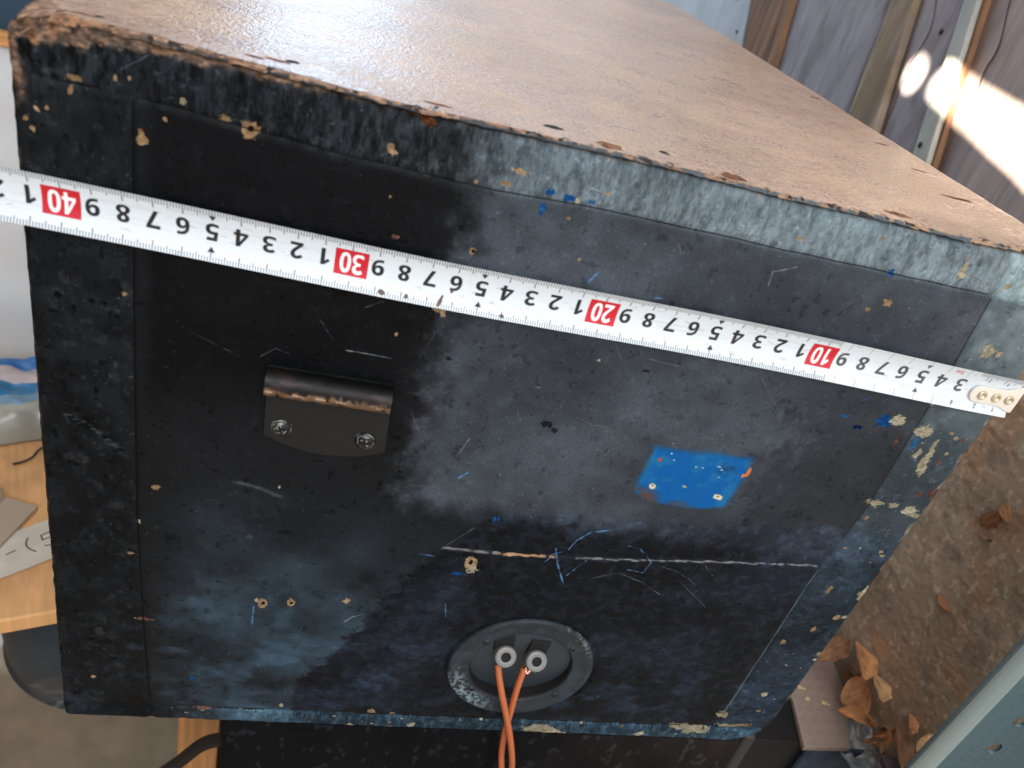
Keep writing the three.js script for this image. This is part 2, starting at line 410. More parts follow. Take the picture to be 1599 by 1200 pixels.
    db.data[k] = db.data[k + 1] = db.data[k + 2] = clamp(bump, 0, 255); db.data[k + 3] = 255;
  }
  const css = (c, j = 0, a = 1) => `rgba(${c.map((v) => Math.round(clamp(v + j, 0, 255))).join(',')},${a})`;
  function blob(g, x, y, w, h, style, rag = 0.35) {
    g.fillStyle = style; g.beginPath(); const n = 14, ph = rr(0, 6);
    for (let i = 0; i < n; i++) { const a = i / n * Math.PI * 2, q = 1 - rag * rnd(), px = cx(x) + Math.cos(a) * w / 2 * PPC * q, py = cy(y) + Math.sin(a + 0.2 * Math.sin(ph)) * h / 2 * PPC * q; i ? g.lineTo(px, py) : g.moveTo(px, py); }
    g.closePath(); g.fill();
  }
  // paint flaked off: a torn outline from noise, bare material inside, a little depth
  function flake(x, y, w, h, c, o = {}) {
    const { a = 1, ragged = 1, depth = 40, rough = 230, vary = 34 } = o, sd = rr(0, 500), R = 0.85;
    const i0 = Math.max(0, Math.floor(cx(x - w * R))), i1 = Math.min(FW - 1, Math.ceil(cx(x + w * R))), j0 = Math.max(0, Math.floor(cy(y + h * R))), j1 = Math.min(FH - 1, Math.ceil(cy(y - h * R)));
    const fq = 2.2 / Math.max(0.12, Math.min(w, h));
    for (let j = j0; j <= j1; j++) for (let i = i0; i <= i1; i++) {
      const X = FX0 + (i + 0.5) / PPC - x, Y = FY1 - (j + 0.5) / PPC - y;
      const dd = Math.hypot(X / (w * 0.5), Y / (h * 0.5)) + ragged * 1.3 * (fbm(X * fq + sd, Y * fq + sd, 3) - 0.5) + ragged * 0.5 * (noise(X * 14 + sd, Y * 14) - 0.5);
      const m = sm(1.08, 0.86, dd) * a, k = (j * FW + i) * 4; if (m <= 0.01) continue;
      const v = vary * (fbm(X * 7 + sd, Y * 11 + sd, 2) - 0.5) * 2 - 10;
      for (let q = 0; q < 3; q++) dc.data[k + q] = clamp(mix(dc.data[k + q], c[q] + v, m), 0, 255);
      dr.data[k + 1] = mix(dr.data[k + 1], rough, m); const t = mix(db.data[k], 128 - depth, m); db.data[k] = db.data[k + 1] = db.data[k + 2] = clamp(t, 0, 255);
    }
  }
  function chip([x, y, w, h, kind]) {
    const hole = kind === 'h', c = ((q) => KIND[hole ? 't' : kind].map((v) => v + q))(rr(-48, -12)), soft = kind === 'g' || kind === 'k';
    flake(x, y, w * 1.15, h * 1.15, c, { a: soft ? 0.42 : 0.9, ragged: hole ? 0.7 : 1, depth: soft ? 8 : 34, rough: kind === 'b' ? 140 : 230, vary: soft ? 14 : 34 });
    if (hole) flake(x + 0.02, y - 0.01, Math.max(0.15, w * 0.36), Math.max(0.14, h * 0.42), [34, 24, 17], { ragged: 0.5, depth: 110, vary: 8 });
  }
  CHIPS.forEach(chip);
  for (let i = 0; i < 470; i++) {                            // fine chips along the edges and seams
    const e = i % 6, t = rnd(); let x, y, k = rnd() < 0.6 ? 'g' : rnd() < 0.6 ? 't' : 'c', s = 0.05 + 0.14 * rnd() ** 2.2;
    if (e < 2) { x = 3 + t * 38; y = rr(33.3, 35.0); if (x < 16 || rnd() < 0.7) k = 'g'; else s *= 0.8; }
    else if (e === 2) { x = 5 + t * 34; y = seamB(x) - rr(0, 1.2); } else if (e === 3) { y = t * 33; x = rr(38, 41.2); }
    else if (e === 4) { y = t * 33; x = rr(0.1, 3.5); k = rnd() < 0.6 ? 'k' : 'g'; } else { x = rr(4, 41); y = rr(2, 32); k = rnd() < 0.6 ? 'g' : 'k'; s *= 0.6; }
    chip([x, y, s * rr(0.7, 2.0), s * rr(0.6, 1.3), k]);
  }
  // scrapes rubbed through to grey primer
  for (let i = 0; i < 46; i++) { const t = i / 45; chip([mix(1.2, 3.4, t) + rr(-0.12, 0.12), mix(19.9, 18.25, t ** 1.4) + rr(-0.08, 0.08), rr(0.1, 0.28), rr(0.06, 0.16), rnd() < 0.75 ? 'g' : 'k']); }
  for (let i = 0; i < 16; i++) { const t = i / 15; flake(mix(8.1, 9.9, t), mix(17.5, 16.95, t) + 0.1 * Math.sin(t * 3), rr(0.3, 0.6), rr(0.14, 0.26), [86, 92, 98], { a: 0.3, depth: 0, vary: 10, rough: 170 }); }
  gc.putImageData(dc, 0, 0); gr.putImageData(dr, 0, 0); gb.putImageData(db, 0, 0);
  function stroke(g, pts, w, style) { g.strokeStyle = style; g.lineWidth = w * PPC; g.lineCap = g.lineJoin = 'round'; g.beginPath(); pts.forEach(([x, y], i) => { if (!i) g.moveTo(cx(x), cy(y)); else if (i < pts.length - 1) g.quadraticCurveTo(cx(x), cy(y), cx((x + pts[i + 1][0]) / 2), cy((y + pts[i + 1][1]) / 2)); else g.lineTo(cx(x), cy(y)); }); g.stroke(); }
  function scratch(pts, w, c, a) {                          // broken, uneven line
    for (let i = 1; i < pts.length; i++) { const [x0, y0] = pts[i - 1], [x1, y1] = pts[i], n = Math.max(2, Math.ceil(Math.hypot(x1 - x0, y1 - y0) / 0.09));
      for (let q = 0; q < n; q++) { const t0 = q / n, t1 = (q + 1.3) / n, j0 = 0.035 * (noise(x0 * 9 + t0 * n * 0.4, y0 * 9) - 0.5); const k = noise(x0 * 5 + t0 * n * 0.6, y1 * 7); if (k < 0.2) continue;
        stroke(gc, [[mix(x0, x1, t0), mix(y0, y1, t0) + j0], [mix(x0, x1, t1), mix(y0, y1, t1) + j0]], w * (0.45 + 0.9 * k), css(c, 30 * (k - 0.5), a * (0.5 + 0.6 * k))); } }
    stroke(gb, pts, w, 'rgba(100,100,100,0.7)');
  }
  for (const [k, w, ...p] of MARKS) { if (w > 0.11 && k === 'g') continue; const pts = []; for (let i = 0; i < p.length; i += 2) pts.push([p[i], p[i + 1]]); scratch(pts, Math.min(0.085, w * 0.75), KIND[k], w < 0.06 ? 0.36 : 0.6); }
  const along = (f, a, b, n) => Array.from({ length: n + 1 }, (_, i) => f(mix(a, b, i / n)));
  // seams: dark joints, rubbed pale where hands and straps touched them
  stroke(gc, along((y) => [seamL(y), y], 1, 33.4, 30), 0.07, 'rgba(6,6,7,0.9)');
  stroke(gc, along((x) => [x, seamT(x)], 3.7, 37.2, 50), 0.05, 'rgba(8,8,9,0.75)');
  stroke(gc, along((y) => [seamR(y), y], 19, 33, 20), 0.06, 'rgba(20,21,22,0.6)');
  stroke(gc, along((y) => [seamR(y) + 0.05 * noise(y * 3, 1), y], 3.8, 16.6, 40), 0.1, 'rgba(92,100,104,0.8)');
  for (let x = 8; x < 37; x += rr(0.5, 1.5)) if (rnd() < 0.72) stroke(gc, along((t) => [t, seamB(t) + 0.06 * (noise(t * 4, 8) - 0.5)], x, x + rr(0.4, 1.4), 8), 0.1, 'rgba(7,7,8,0.9)');
  const led = (x) => [x, ledgeY(x) + 0.05 * (noise(x * 3, 4) - 0.5)];
  scratch(along(led, 17.8, 22, 16), 0.09, [116, 108, 102], 0.7); scratch(along(led, 20.6, 23.4, 10), 0.1, [158, 116, 80], 0.8); scratch(along(led, 24.5, 27.5, 10), 0.07, [110, 106, 102], 0.6); scratch(along(led, 27, 37.4, 30), 0.07, [118, 114, 110], 0.42); scratch(along(led, 27, 37.4, 30), 0.06, [118, 114, 110], 0.42);  // scraped ledge line, with the light its edge catches painted in
  for (let i = 0; i < 420; i++) { const x = rr(4, 41), y = rr(0.5, 32.5), a = rr(-0.9, 0.9) + (rnd() < 0.3 ? 1.3 : 0), l = rr(0.08, 0.6); stroke(gc, [[x, y], [x + l * 0.5 * Math.cos(a), y + l * 0.5 * Math.sin(a) + rr(-0.03, 0.03)], [x + l * Math.cos(a), y + l * Math.sin(a)]], rr(0.01, 0.022), rnd() < 0.6 ? `rgba(126,132,138,${rr(0.08, 0.26)})` : `rgba(4,4,5,${rr(0.2, 0.5)})`); }
  for (let i = 0; i < 70; i++) { const x = rr(5, 40), y = rr(1, 32), a = rr(-0.5, 0.6), l = rr(0.3, 1.6); stroke(gc, [[x, y], [x + l * 0.5 * Math.cos(a), y + l * 0.5 * Math.sin(a) + rr(-0.05, 0.05)], [x + l * Math.cos(a), y + l * Math.sin(a)]], rr(0.012, 0.03), `rgba(120,124,130,${rr(0.1, 0.32)})`); }
  // blue catch ghost: its screw holes and scrapes
  for (const [x, y, w, h, c] of [[26.76, 20.6, 0.42, 0.4, CREAM], [30.2, 20.5, 0.6, 0.42, CREAM], [28.3, 20.85, 0.32, 0.2, [120, 140, 128]], [26.55, 22.2, 0.28, 0.28, [140, 80, 62]], [26.95, 22.65, 0.1, 0.1, [190, 205, 220]], [27.2, 22.3, 0.12, 0.1, [150, 180, 210]], [28.4, 22.1, 0.16, 0.1, [130, 160, 190]], [28.75, 22.1, 0.14, 0.1, [130, 160, 190]], [29.5, 22.3, 0.3, 0.1, [130, 165, 195]], [29.7, 22.15, 0.16, 0.1, [140, 170, 200]], [29.75, 21.7, 0.14, 0.08, [120, 160, 195]], [31.05, 22.25, 0.26, 0.62, [186, 104, 60]], [30.9, 22.0, 0.26, 0.3, [190, 108, 62]]]) { blob(gc, x, y, w, h, css(c), 0.3); blob(gb, x, y, w, h, 'rgb(96,96,96)'); }
  for (const [x, y] of [[26.74, 20.66], [30.18, 20.54]]) blob(gc, x, y, 0.12, 0.09, css([52, 36, 26]), 0.2);
}
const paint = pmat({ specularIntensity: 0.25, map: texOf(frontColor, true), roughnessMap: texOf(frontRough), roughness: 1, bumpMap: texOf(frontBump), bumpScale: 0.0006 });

// height of the near face in centimetres: rounded outer edges, joints, broken end grain, a proud lower piece
function face(x, y) {
  const eL = x, eR = W - x, eT = topY(x) - y, eB = y - botY(x);
  let z = 0;
  const r = (e, R) => e < R ? -(R - Math.sqrt(Math.max(0, R * R - (R - Math.max(e, 0)) ** 2))) : 0;
  z += Math.min(r(eL, 0.28), r(eR, 0.22), r(eB, 0.3), r(eT, 0.4));
  const n = fbm(x * 2.4, y * 2.4, 4) - 0.5, v = fbm(x * 4.2, y * 1.3, 3) - 0.5;
  if (y > seamT(x)) { z += 0.13 * v + 0.06 * n - 0.13 * sm(0.75, 0, eT) * sm(0.42, 0.66, fbm(x * 1.7, 9, 3)); }
  else if (x < seamL(y)) z += 0.045 * n; else if (x > seamR(y)) z += 0.07 * n + 0.04; else if (y < seamB(x)) z += 0.1 * n; else z += 0.012 * n;
  for (const [d, w, depth] of [[y - seamT(x), 0.1, 0.1], [x - seamL(y), 0.09, 0.14], [x - seamR(y), 0.09, 0.07], [y - seamB(x), 0.1, 0.16]]) z -= 0.55 * depth * Math.exp(-((d / w) ** 2));
  if (x > seamL(y) && x < seamR(y)) z += 0.13 * sm(0.06, -0.06, y - ledgeY(x)) * sm(17, 18.5, x) * sm(4, 11, y);
  const q = Math.hypot(x - DISH[0], y - DISH[1]); z -= 0.12 * sm(4.5, 4.2, q);
  return z;
}
function round(x, y) {                                     // worn lower right and upper left corners
  const c = [[W - 2.5, botY(W) + 2.5, 2.5, 1, -1], [0.5, topY(0.5) - 0.5, 0.5, -1, 1], [0.4, botY(0.4) + 0.4, 0.4, -1, -1]];
  for (const [a, b, R, sx, sy] of c) { const dx = (x - a) * sx, dy = (y - b) * sy; if (dx > 0 && dy > 0) { const m = Math.max(dx, dy), l = Math.hypot(dx, dy); if (l > 1e-6) { x = a + sx * dx * m / l; y = b + sy * dy * m / l; } } }
  return [x, y];
}
const cabinet = thing('wooden_cabinet', 'worn black painted wooden cabinet box with scuffed brown top, tape measure laid across it', 'cabinet', [W / 2, -0.9, -DEEP / 2]);
function facePart(name, xl, xr, yb, yt, nx, ny, open, label) {   // a board of the near face; open: which sides turn back
  const back = 3.2, L = open.includes('l'), R = open.includes('r'), B = open.includes('b'), T = open.includes('t');
  const NU = nx + (L ? 1 : 0) + (R ? 1 : 0), NV = ny + (B ? 1 : 0) + (T ? 1 : 0);
  const g = sheet(NU, NV, (u, v, i, j) => {
    let bk = false, a = i - (L ? 1 : 0), b = j - (B ? 1 : 0);
    if (a < 0 || a > nx || b < 0 || b > ny) { bk = true; a = clamp(a, 0, nx); b = clamp(b, 0, ny); }
    const s = a / nx, t = b / ny; let y = mix(yb(0), yt(0), t), x = mix(xl(y), xr(y), s); y = mix(yb(x), yt(x), t); x = mix(xl(y), xr(y), s);
    const jx = 0.1 * (fbm(y * 2.1, 31, 3) - 0.5);
    const z = face(x, y); let [X, Y] = round(x, y);
    if (L && a === 0) X += jx; if (R && a === nx) X += jx; if (B && b === 0) Y += 0.14 * (fbm(x * 1.7, 51, 3) - 0.5);
    if (T) Y += sm(0.6, 0, topY(x) - y) * 0.16 * (fbm(x * 2.6, 77, 4) - 0.55);
    if (bk && T && b === ny) Y -= 0.6;
    return [X, Y, bk ? (T && b === ny ? -0.9 : -back) : z];
  }, (p) => [fu(p[0]), fv(p[1])]);
  return put(name, g, paint, cabinet, label);
}
const K0 = () => 0, KW = () => W;
facePart('edge_board', (y) => seamLfull(y), (y) => W, (x) => seamT(x), topY, 300, 26, 'rt', 'chipped black end grain of the top board');
function seamLfull() { return 0; }
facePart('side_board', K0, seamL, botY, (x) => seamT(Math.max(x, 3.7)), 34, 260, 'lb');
facePart('side_board', seamR, KW, botY, (x) => seamT(x), 32, 260, 'rb');
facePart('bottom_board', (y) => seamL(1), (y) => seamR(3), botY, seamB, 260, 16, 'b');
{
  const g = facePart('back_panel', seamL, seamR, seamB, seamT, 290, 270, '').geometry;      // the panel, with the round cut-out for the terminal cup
  const p = g.attributes.position, keep = [], b = bases.get(cabinet);
  for (let k = 0; k < g.index.count; k += 3) {
    let inside = true; for (let q = 0; q < 3; q++) { const v = g.index.getX(k + q); if (Math.hypot(p.getX(v) / CM + b[0] - DISH[0], p.getY(v) / CM + b[1] - DISH[1]) > 3.7) inside = false; }
    if (!inside) keep.push(g.index.getX(k), g.index.getX(k + 1), g.index.getX(k + 2));
  }
  g.setIndex(keep);
}
const darkWood = mat({ color: new THREE.Color().setRGB(0.02, 0.021, 0.023), roughness: 0.7 });
{
  const s = new THREE.Shape(); s.moveTo(0.25, botY(0) + 0.35); s.lineTo(W - 1.2, botY(W) + 0.35); s.lineTo(W - 0.25, botY(W) + 1.6); s.lineTo(W - 0.25, 34.9); s.lineTo(0.25, 34.9); s.closePath();
  const h = new THREE.Path(); h.absarc(DISH[0], DISH[1], 3.6, 0, Math.PI * 2); s.holes.push(h);
  put('carcass', new THREE.ExtrudeGeometry(s, { depth: DEEP - 1.2, bevelEnabled: false, curveSegments: 32 }).translate(0, 0, -DEEP), darkWood, cabinet);
}

// brown sheet on top: worn hardboard with fibres, nail holes and a dusty gloss
const TW = 2048, TH = 2048, TX = 41.6, TZ = 68;
const TOP_LIP = 0.5;
const tx = (x) => (x + 0.15) / TX * TW, tz = (z) => (1 - (z + TOP_LIP) / TZ) * TH;     // z here: distance back from the near edge
const topColor = canvas(TW, TH), topRough = canvas(TW, TH), topBump = canvas(TW, TH);
{
  const gc = topColor.getContext('2d'), gr = topRough.getContext('2d'), gb = topBump.getContext('2d');
  const dc = gc.createImageData(TW, TH), dr = gr.createImageData(TW, TH), db = gb.createImageData(TW, TH);
  for (let j = 0, k = 0; j < TH; j++) for (let i = 0; i < TW; i++, k += 4) {
    const x = i / TW * TX - 0.15, z = (1 - (j + 0.5) / TH) * TZ - TOP_LIP;
    const n1 = fbm(x * 0.16, z * 0.16 + 5, 3), n2 = fbm(x * 0.5 - z * 0.1, z * 0.75 + 11, 4), grain = fbm(x * 1.1 + z * 0.25, z * 3.4, 3), fine = fbm(x * 6, z * 9 + 3, 3), n4 = noise(x * 21, z * 24);
    const l = 1 + 0.2 * (n1 - 0.5) + 0.12 * (n2 - 0.5) + 0.05 * (grain - 0.5) + 0.22 * (fine - 0.5) + 0.2 * (n4 - 0.5);
    let r = 194 * l, g = 161 * l + 3 * (n2 - 0.5), b = 136 * l - 10 * (n2 - 0.5), rough = 0.37 + 0.16 * (n2 - 0.5) + 0.34 * (fine - 0.5) + 0.1 * (grain - 0.5), bump = 128 + 100 * (fine - 0.5) + 26 * (grain - 0.5) + 60 * (n4 - 0.5) + 70 * (fbm(x * 3.2 + 8, z * 4.6, 3) - 0.5);
    const grime = sm(0.55, 0.75, fbm(x * 0.8 + 30, z * 1.3, 4)); r -= 8 * grime; g -= 8 * grime; b -= 7 * grime;
    // raw fibres at the near edge and the corner
    const nz = fbm(x * 1.6, z * 4 + 20, 4), w = lerpList([[0, 1.0], [2, 0.4], [5, 0.25], [12, 0.16], [24, 0.1], [42, 0.08]], x);
    let raw = sm(0.1, -0.1, z - w * (0.15 + 1.1 * nz)); raw = Math.max(raw, sm(0.12, -0.12, x - (0.3 + 1.2 * nz) * sm(7, 0, z)) * 0.9);
    if (raw > 0) { const t = clamp(1.7 * (fine - 0.22)), ora = sm(0.45, 0.7, n2); const pl = sm(18, 34, x); r = mix(r, mix(mix(104, 190, t), 160 + 30 * t, pl), raw); g = mix(g, mix(mix(78, 150, t) - 8 * ora, 126 + 26 * t, pl), raw); b = mix(b, mix(mix(62, 120, t) - 14 * ora, 100 + 20 * t, pl), raw); rough = mix(rough, 0.95, raw); bump += raw * 160 * (nz - 0.5); }
    // paint that ran over the near edge
    const run = sm(0.06, -0.06, z + 0.12 + 0.34 * (fbm(x * 3.4, z * 2 + 90, 4) - 0.5) - 0.1 * sm(8, 24, x)) * mix(0.3, 0.97, sm(2, 10, x)) * sm(0.34, 0.42, fbm(x * 1.3 + 70, z, 3));
    if (run > 0) { const wv = sm(2, 30, x), q = fbm(x * 9, z * 9, 3) - 0.5; r = mix(r, 26 + 58 * wv + 40 * q, run); g = mix(g, 28 + 64 * wv + 40 * q, run); b = mix(b, 31 + 64 * wv + 40 * q, run); rough = mix(rough, 0.7, run); bump += 60 * run * q; }  // same painted-in light gradient as the top board
    const pit = sm(0.66, 0.72, fbm(x * 3.3 + 12, z * 3 + 3, 3)) * sm(0.5, 0.1, z); r = mix(r, 40, pit); g = mix(g, 32, pit); b = mix(b, 27, pit); bump -= 70 * pit;
    const flake = sm(6, 0, 41.3 - x) * sm(12, 2, z) * sm(0.56, 0.68, fbm(x * 2.4, z * 5, 3)); r += 40 * flake; g += 38 * flake; b += 32 * flake; bump += 50 * flake;
    dc.data[k] = clamp(r, 0, 255); dc.data[k + 1] = clamp(g, 0, 255); dc.data[k + 2] = clamp(b, 0, 255); dc.data[k + 3] = 255;
    dr.data[k + 1] = clamp(rough, 0.15, 1) * 255; dr.data[k + 3] = 255;
    db.data[k] = db.data[k + 1] = db.data[k + 2] = clamp(bump, 0, 255); db.data[k + 3] = 255;
  }
  gc.putImageData(dc, 0, 0); gr.putImageData(dr, 0, 0); gb.putImageData(db, 0, 0);
  const PX = TW / TX, PZ = TH / TZ;
  const blob = (g, x, z, w, h, style, rag) => { g.fillStyle = style; g.beginPath(); for (let i = 0; i < 16; i++) { const a = i / 16 * Math.PI * 2, q = 1 - rag * rnd(), px = tx(x) + Math.cos(a) * w / 2 * PX * q, py = tz(z) + Math.sin(a) * h / 2 * PZ * q; i ? g.lineTo(px, py) : g.moveTo(px, py); } g.closePath(); g.fill(); };
  const COL = { o: '#7a4a2e', k: '#1d1512', c: '#c9b184' };
  for (const [x, z, w, h, k] of TOP_CHIPS) { if (z < -0.2) continue; const zz = Math.max(z, 0.15); blob(gc, x, zz, w * 1.1, h * 1.1, COL[k], 0.4); blob(gb, x, zz, w, h, k === 'c' ? 'rgb(170,170,170)' : k === 'k' ? 'rgb(10,10,10)' : 'rgb(60,60,60)', 0.3); blob(gr, x, zz, w, h, 'rgb(0,240,0)', 0.3); if (k === 'o') for (let i = 0; i < 4; i++) blob(gc, x + rr(-0.35, 0.35) * w, zz + rr(-0.3, 0.3) * h, w * 0.3, h * 0.3, rnd() < 0.5 ? '#a8744a' : '#3c2418', 0.5); }
  for (let i = 0; i < 90; i++) { const x = rr(1, 40), z = rr(0.5, 50), l = rr(0.2, 1.4); gc.strokeStyle = rnd() < 0.5 ? `rgba(70,50,38,${rr(0.08, 0.3)})` : `rgba(214,194,168,${rr(0.06, 0.25)})`; gc.lineWidth = rr(0.6, 1.6); gc.beginPath(); gc.moveTo(tx(x), tz(z)); gc.lineTo(tx(x + l), tz(z + rr(-0.2, 0.2))); gc.stroke(); }
}
const hardboard = mat({ map: texOf(topColor, true), roughnessMap: texOf(topRough), roughness: 1, bumpMap: texOf(topBump), bumpScale: 0.0012 });
{
  // rows: under the front edge, the ragged edge, then back over the top
  const rows = [[-0.3, -1.0], [-0.02, -0.7], [0.02, -0.4], [-0.02, -0.15], [-0.12, 0.0], [-0.24, 0.05]], zs = [], arc = [0];
  for (let z = 0.36; z < 10; z += 0.14) zs.push(z); for (let z = 10; z < DEEP; z += 0.8) zs.push(z); zs.push(DEEP);
  for (let k = 1; k < rows.length; k++) arc.push(arc[k - 1] + 0.1); for (const z of zs) arc.push(z + TOP_LIP - 0.24); arc.push(DEEP + TOP_LIP);
  const NV = rows.length + zs.length;
  const g = sheet(296, NV, (u, v, i, j) => {
    const e = i === 0 || i === 296, x = clamp((i - 1) / 294) * (W + 0.06) - 0.03; let y, z;
    if (j < rows.length) { const k = fbm(x * 2.8, 5 + j * 0.21, 4) - 0.5; z = rows[j][0] + 0.14 * k; y = topY(x) + rows[j][1] * (rows[j][1] < 0 ? lerpList([[0, 0.32], [3, 0.22], [7, 0.13], [14, 0.09], [42, 0.06]], x) * (1 + 1.3 * (fbm(x * 5.3, 44, 4) - 0.45) + 0.6 * (noise(x * 17, 4) - 0.5)) : 1) + 0.04; }
    else if (j - rows.length < zs.length) { z = -zs[j - rows.length]; y = topY(x) + 0.08 - 0.0 * z; }
    else { z = -DEEP - 0.05; y = 34.4; }
    const t = sm(0.05, 2.2, -z); if (z < -0.3) { y = mix(y, 35.28, t); y += 0.05 * (fbm(x * 0.25, z * 0.25, 3) - 0.5) * t + 0.05 * (fbm(x * 2.2, z * 4, 3) - 0.5) * sm(1.6, 0, -z); }
    const cr = sm(2.2, 0, x) * sm(2.4, 0, -z); y -= 0.5 * cr * cr; const ex = sm(0.7, 0, Math.min(x, W - x)); y -= 0.12 * ex * ex;
    let X = x; if (i <= 1) X += 0.12 * (fbm(z * 1.4, 8, 3) - 0.5) + 0.4 * sm(1.2, 0, -z); if (i >= 295) X += 0.1 * (fbm(z * 1.4, 18, 3) - 0.5);
    return [X, e ? y - 0.5 : y, z];
  }, (p, u, v) => [(p[0] + 0.15) / TX, arc[Math.round(v * NV)] / TZ]);
  put('top_sheet', g, hardboard, cabinet, 'scuffed brown top sheet with ragged near edge and nail holes');
}

// ------------------------------------------------------------------ fittings on the near face
const blackMetal = mat({ map: texOf(pixels(256, 256, (x, y) => { const n = fbm(x / 22, y / 22, 4), s = sm(0.62, 0.72, fbm(x / 7 + 9, y / 7, 3)); const l = 15 + 9 * (n - 0.5) + 20 * s; return [l, l, l - 1]; }), true), roughness: 0.5, metalness: 0.1 });
{
  const c = pixels(512, 128, (x, y) => {                     // u along the lip, v round the bend: rubbed to bronze on the outer curve, highlight streak painted in
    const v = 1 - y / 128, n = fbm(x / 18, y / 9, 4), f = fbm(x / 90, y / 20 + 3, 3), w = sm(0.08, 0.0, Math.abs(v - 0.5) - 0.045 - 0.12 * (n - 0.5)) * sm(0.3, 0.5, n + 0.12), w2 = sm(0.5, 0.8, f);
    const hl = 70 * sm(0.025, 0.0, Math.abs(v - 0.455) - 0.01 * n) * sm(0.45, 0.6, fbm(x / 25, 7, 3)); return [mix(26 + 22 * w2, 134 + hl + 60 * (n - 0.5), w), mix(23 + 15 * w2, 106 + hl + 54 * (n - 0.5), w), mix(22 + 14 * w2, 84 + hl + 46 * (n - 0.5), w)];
  });
  const lipMat = mat({ map: texOf(c, true), roughness: 0.46, metalness: 0.7 });
  const latch = thing('catch_plate', 'black bent metal catch plate with rubbed bronze lip held by two screws', 'catch plate', [11.5, 20, 0]);
  const s = new THREE.Shape(); s.moveTo(8.95, 20.55); s.quadraticCurveTo(10.2, 19.88, 11.6, 19.9); s.quadraticCurveTo(13.2, 19.98, 14.05, 20.5); s.lineTo(13.85, 24.0); s.lineTo(8.85, 24.0); s.closePath();
  put('plate', new THREE.ExtrudeGeometry(s, { depth: 0.1, bevelEnabled: true, bevelSize: 0.04, bevelThickness: 0.04, bevelSegments: 2, curveSegments: 16 }).translate(0, 0, 0.03), blackMetal, latch);
  const prof = [[24.02, 0.12], [24.1, 0.3], [24.12, 0.55], [24.06, 0.78], [23.92, 0.95], [23.72, 1.06], [23.5, 1.1], [23.28, 1.06], [23.14, 0.96], [23.2, 0.86], [23.45, 0.92], [23.7, 0.86], [23.88, 0.7], [23.94, 0.5], [23.92, 0.14]];
  const lip = sheet(48, prof.length - 1, (u, v, i, j) => [mix(8.85, 13.88, u) + 0.0, prof[j][0] + 0.03 * (noise(u * 30, j * 0.5) - 0.5), prof[j][1]], (p, u, v) => [u, v]);
  const cap = (x) => { const q = new THREE.Shape(prof.map(([y, z]) => new THREE.Vector2(z, y))); return new THREE.ShapeGeometry(q).rotateY(-Math.PI / 2).translate(x, 0, 0); };
  put('lip', mergeGeometries([lip, cap(8.85), cap(13.88)].map((g) => { const k = g.index ? g : g; return k; })), lipMat, latch, 'rolled lip rubbed to bare bronze metal');
  screw(latch, 9.62, 21.05, 0.17, 0.44, 0.4, true); screw(latch, 13.15, 20.98, 0.17, 0.46, 0.1, false);
}
function screw(parent, x, y, z, r, turn, pale) {
  const m = mat({ map: texOf(pixels(128, 128, (a, b) => { const n = fbm(a / 14, b / 14 + (pale ? 0 : 30), 3), e = sm(pale ? 0.42 : 0.56, pale ? 0.56 : 0.66, n); return [mix(24, 128, e), mix(24, 126, e), mix(25, 118, e)]; }), true), roughness: 0.34, metalness: 0.35 });
  const pts = [[0.0, 0.23], [0.3, 0.22], [0.6, 0.17], [0.85, 0.09], [1.0, 0.0], [1.0, -0.08]].map(([a, b]) => new THREE.Vector2(a * r, b));
  const o = put('screw', new THREE.LatheGeometry(pts, 32).rotateX(Math.PI / 2).translate(x, y, z), m, parent);
  const cross = [boxG(-0.2, 0.2, -0.045, 0.045, 0.12, 0.245, 0.01), boxG(-0.045, 0.045, -0.2, 0.2, 0.12, 0.247, 0.01)];
  put('cross_slot', mergeGeometries(cross).scale(r / 0.44, r / 0.44, 1).rotateZ(turn).translate(x, y, z), mat({ color: 0x050505, roughness: 0.9 }), o);
}
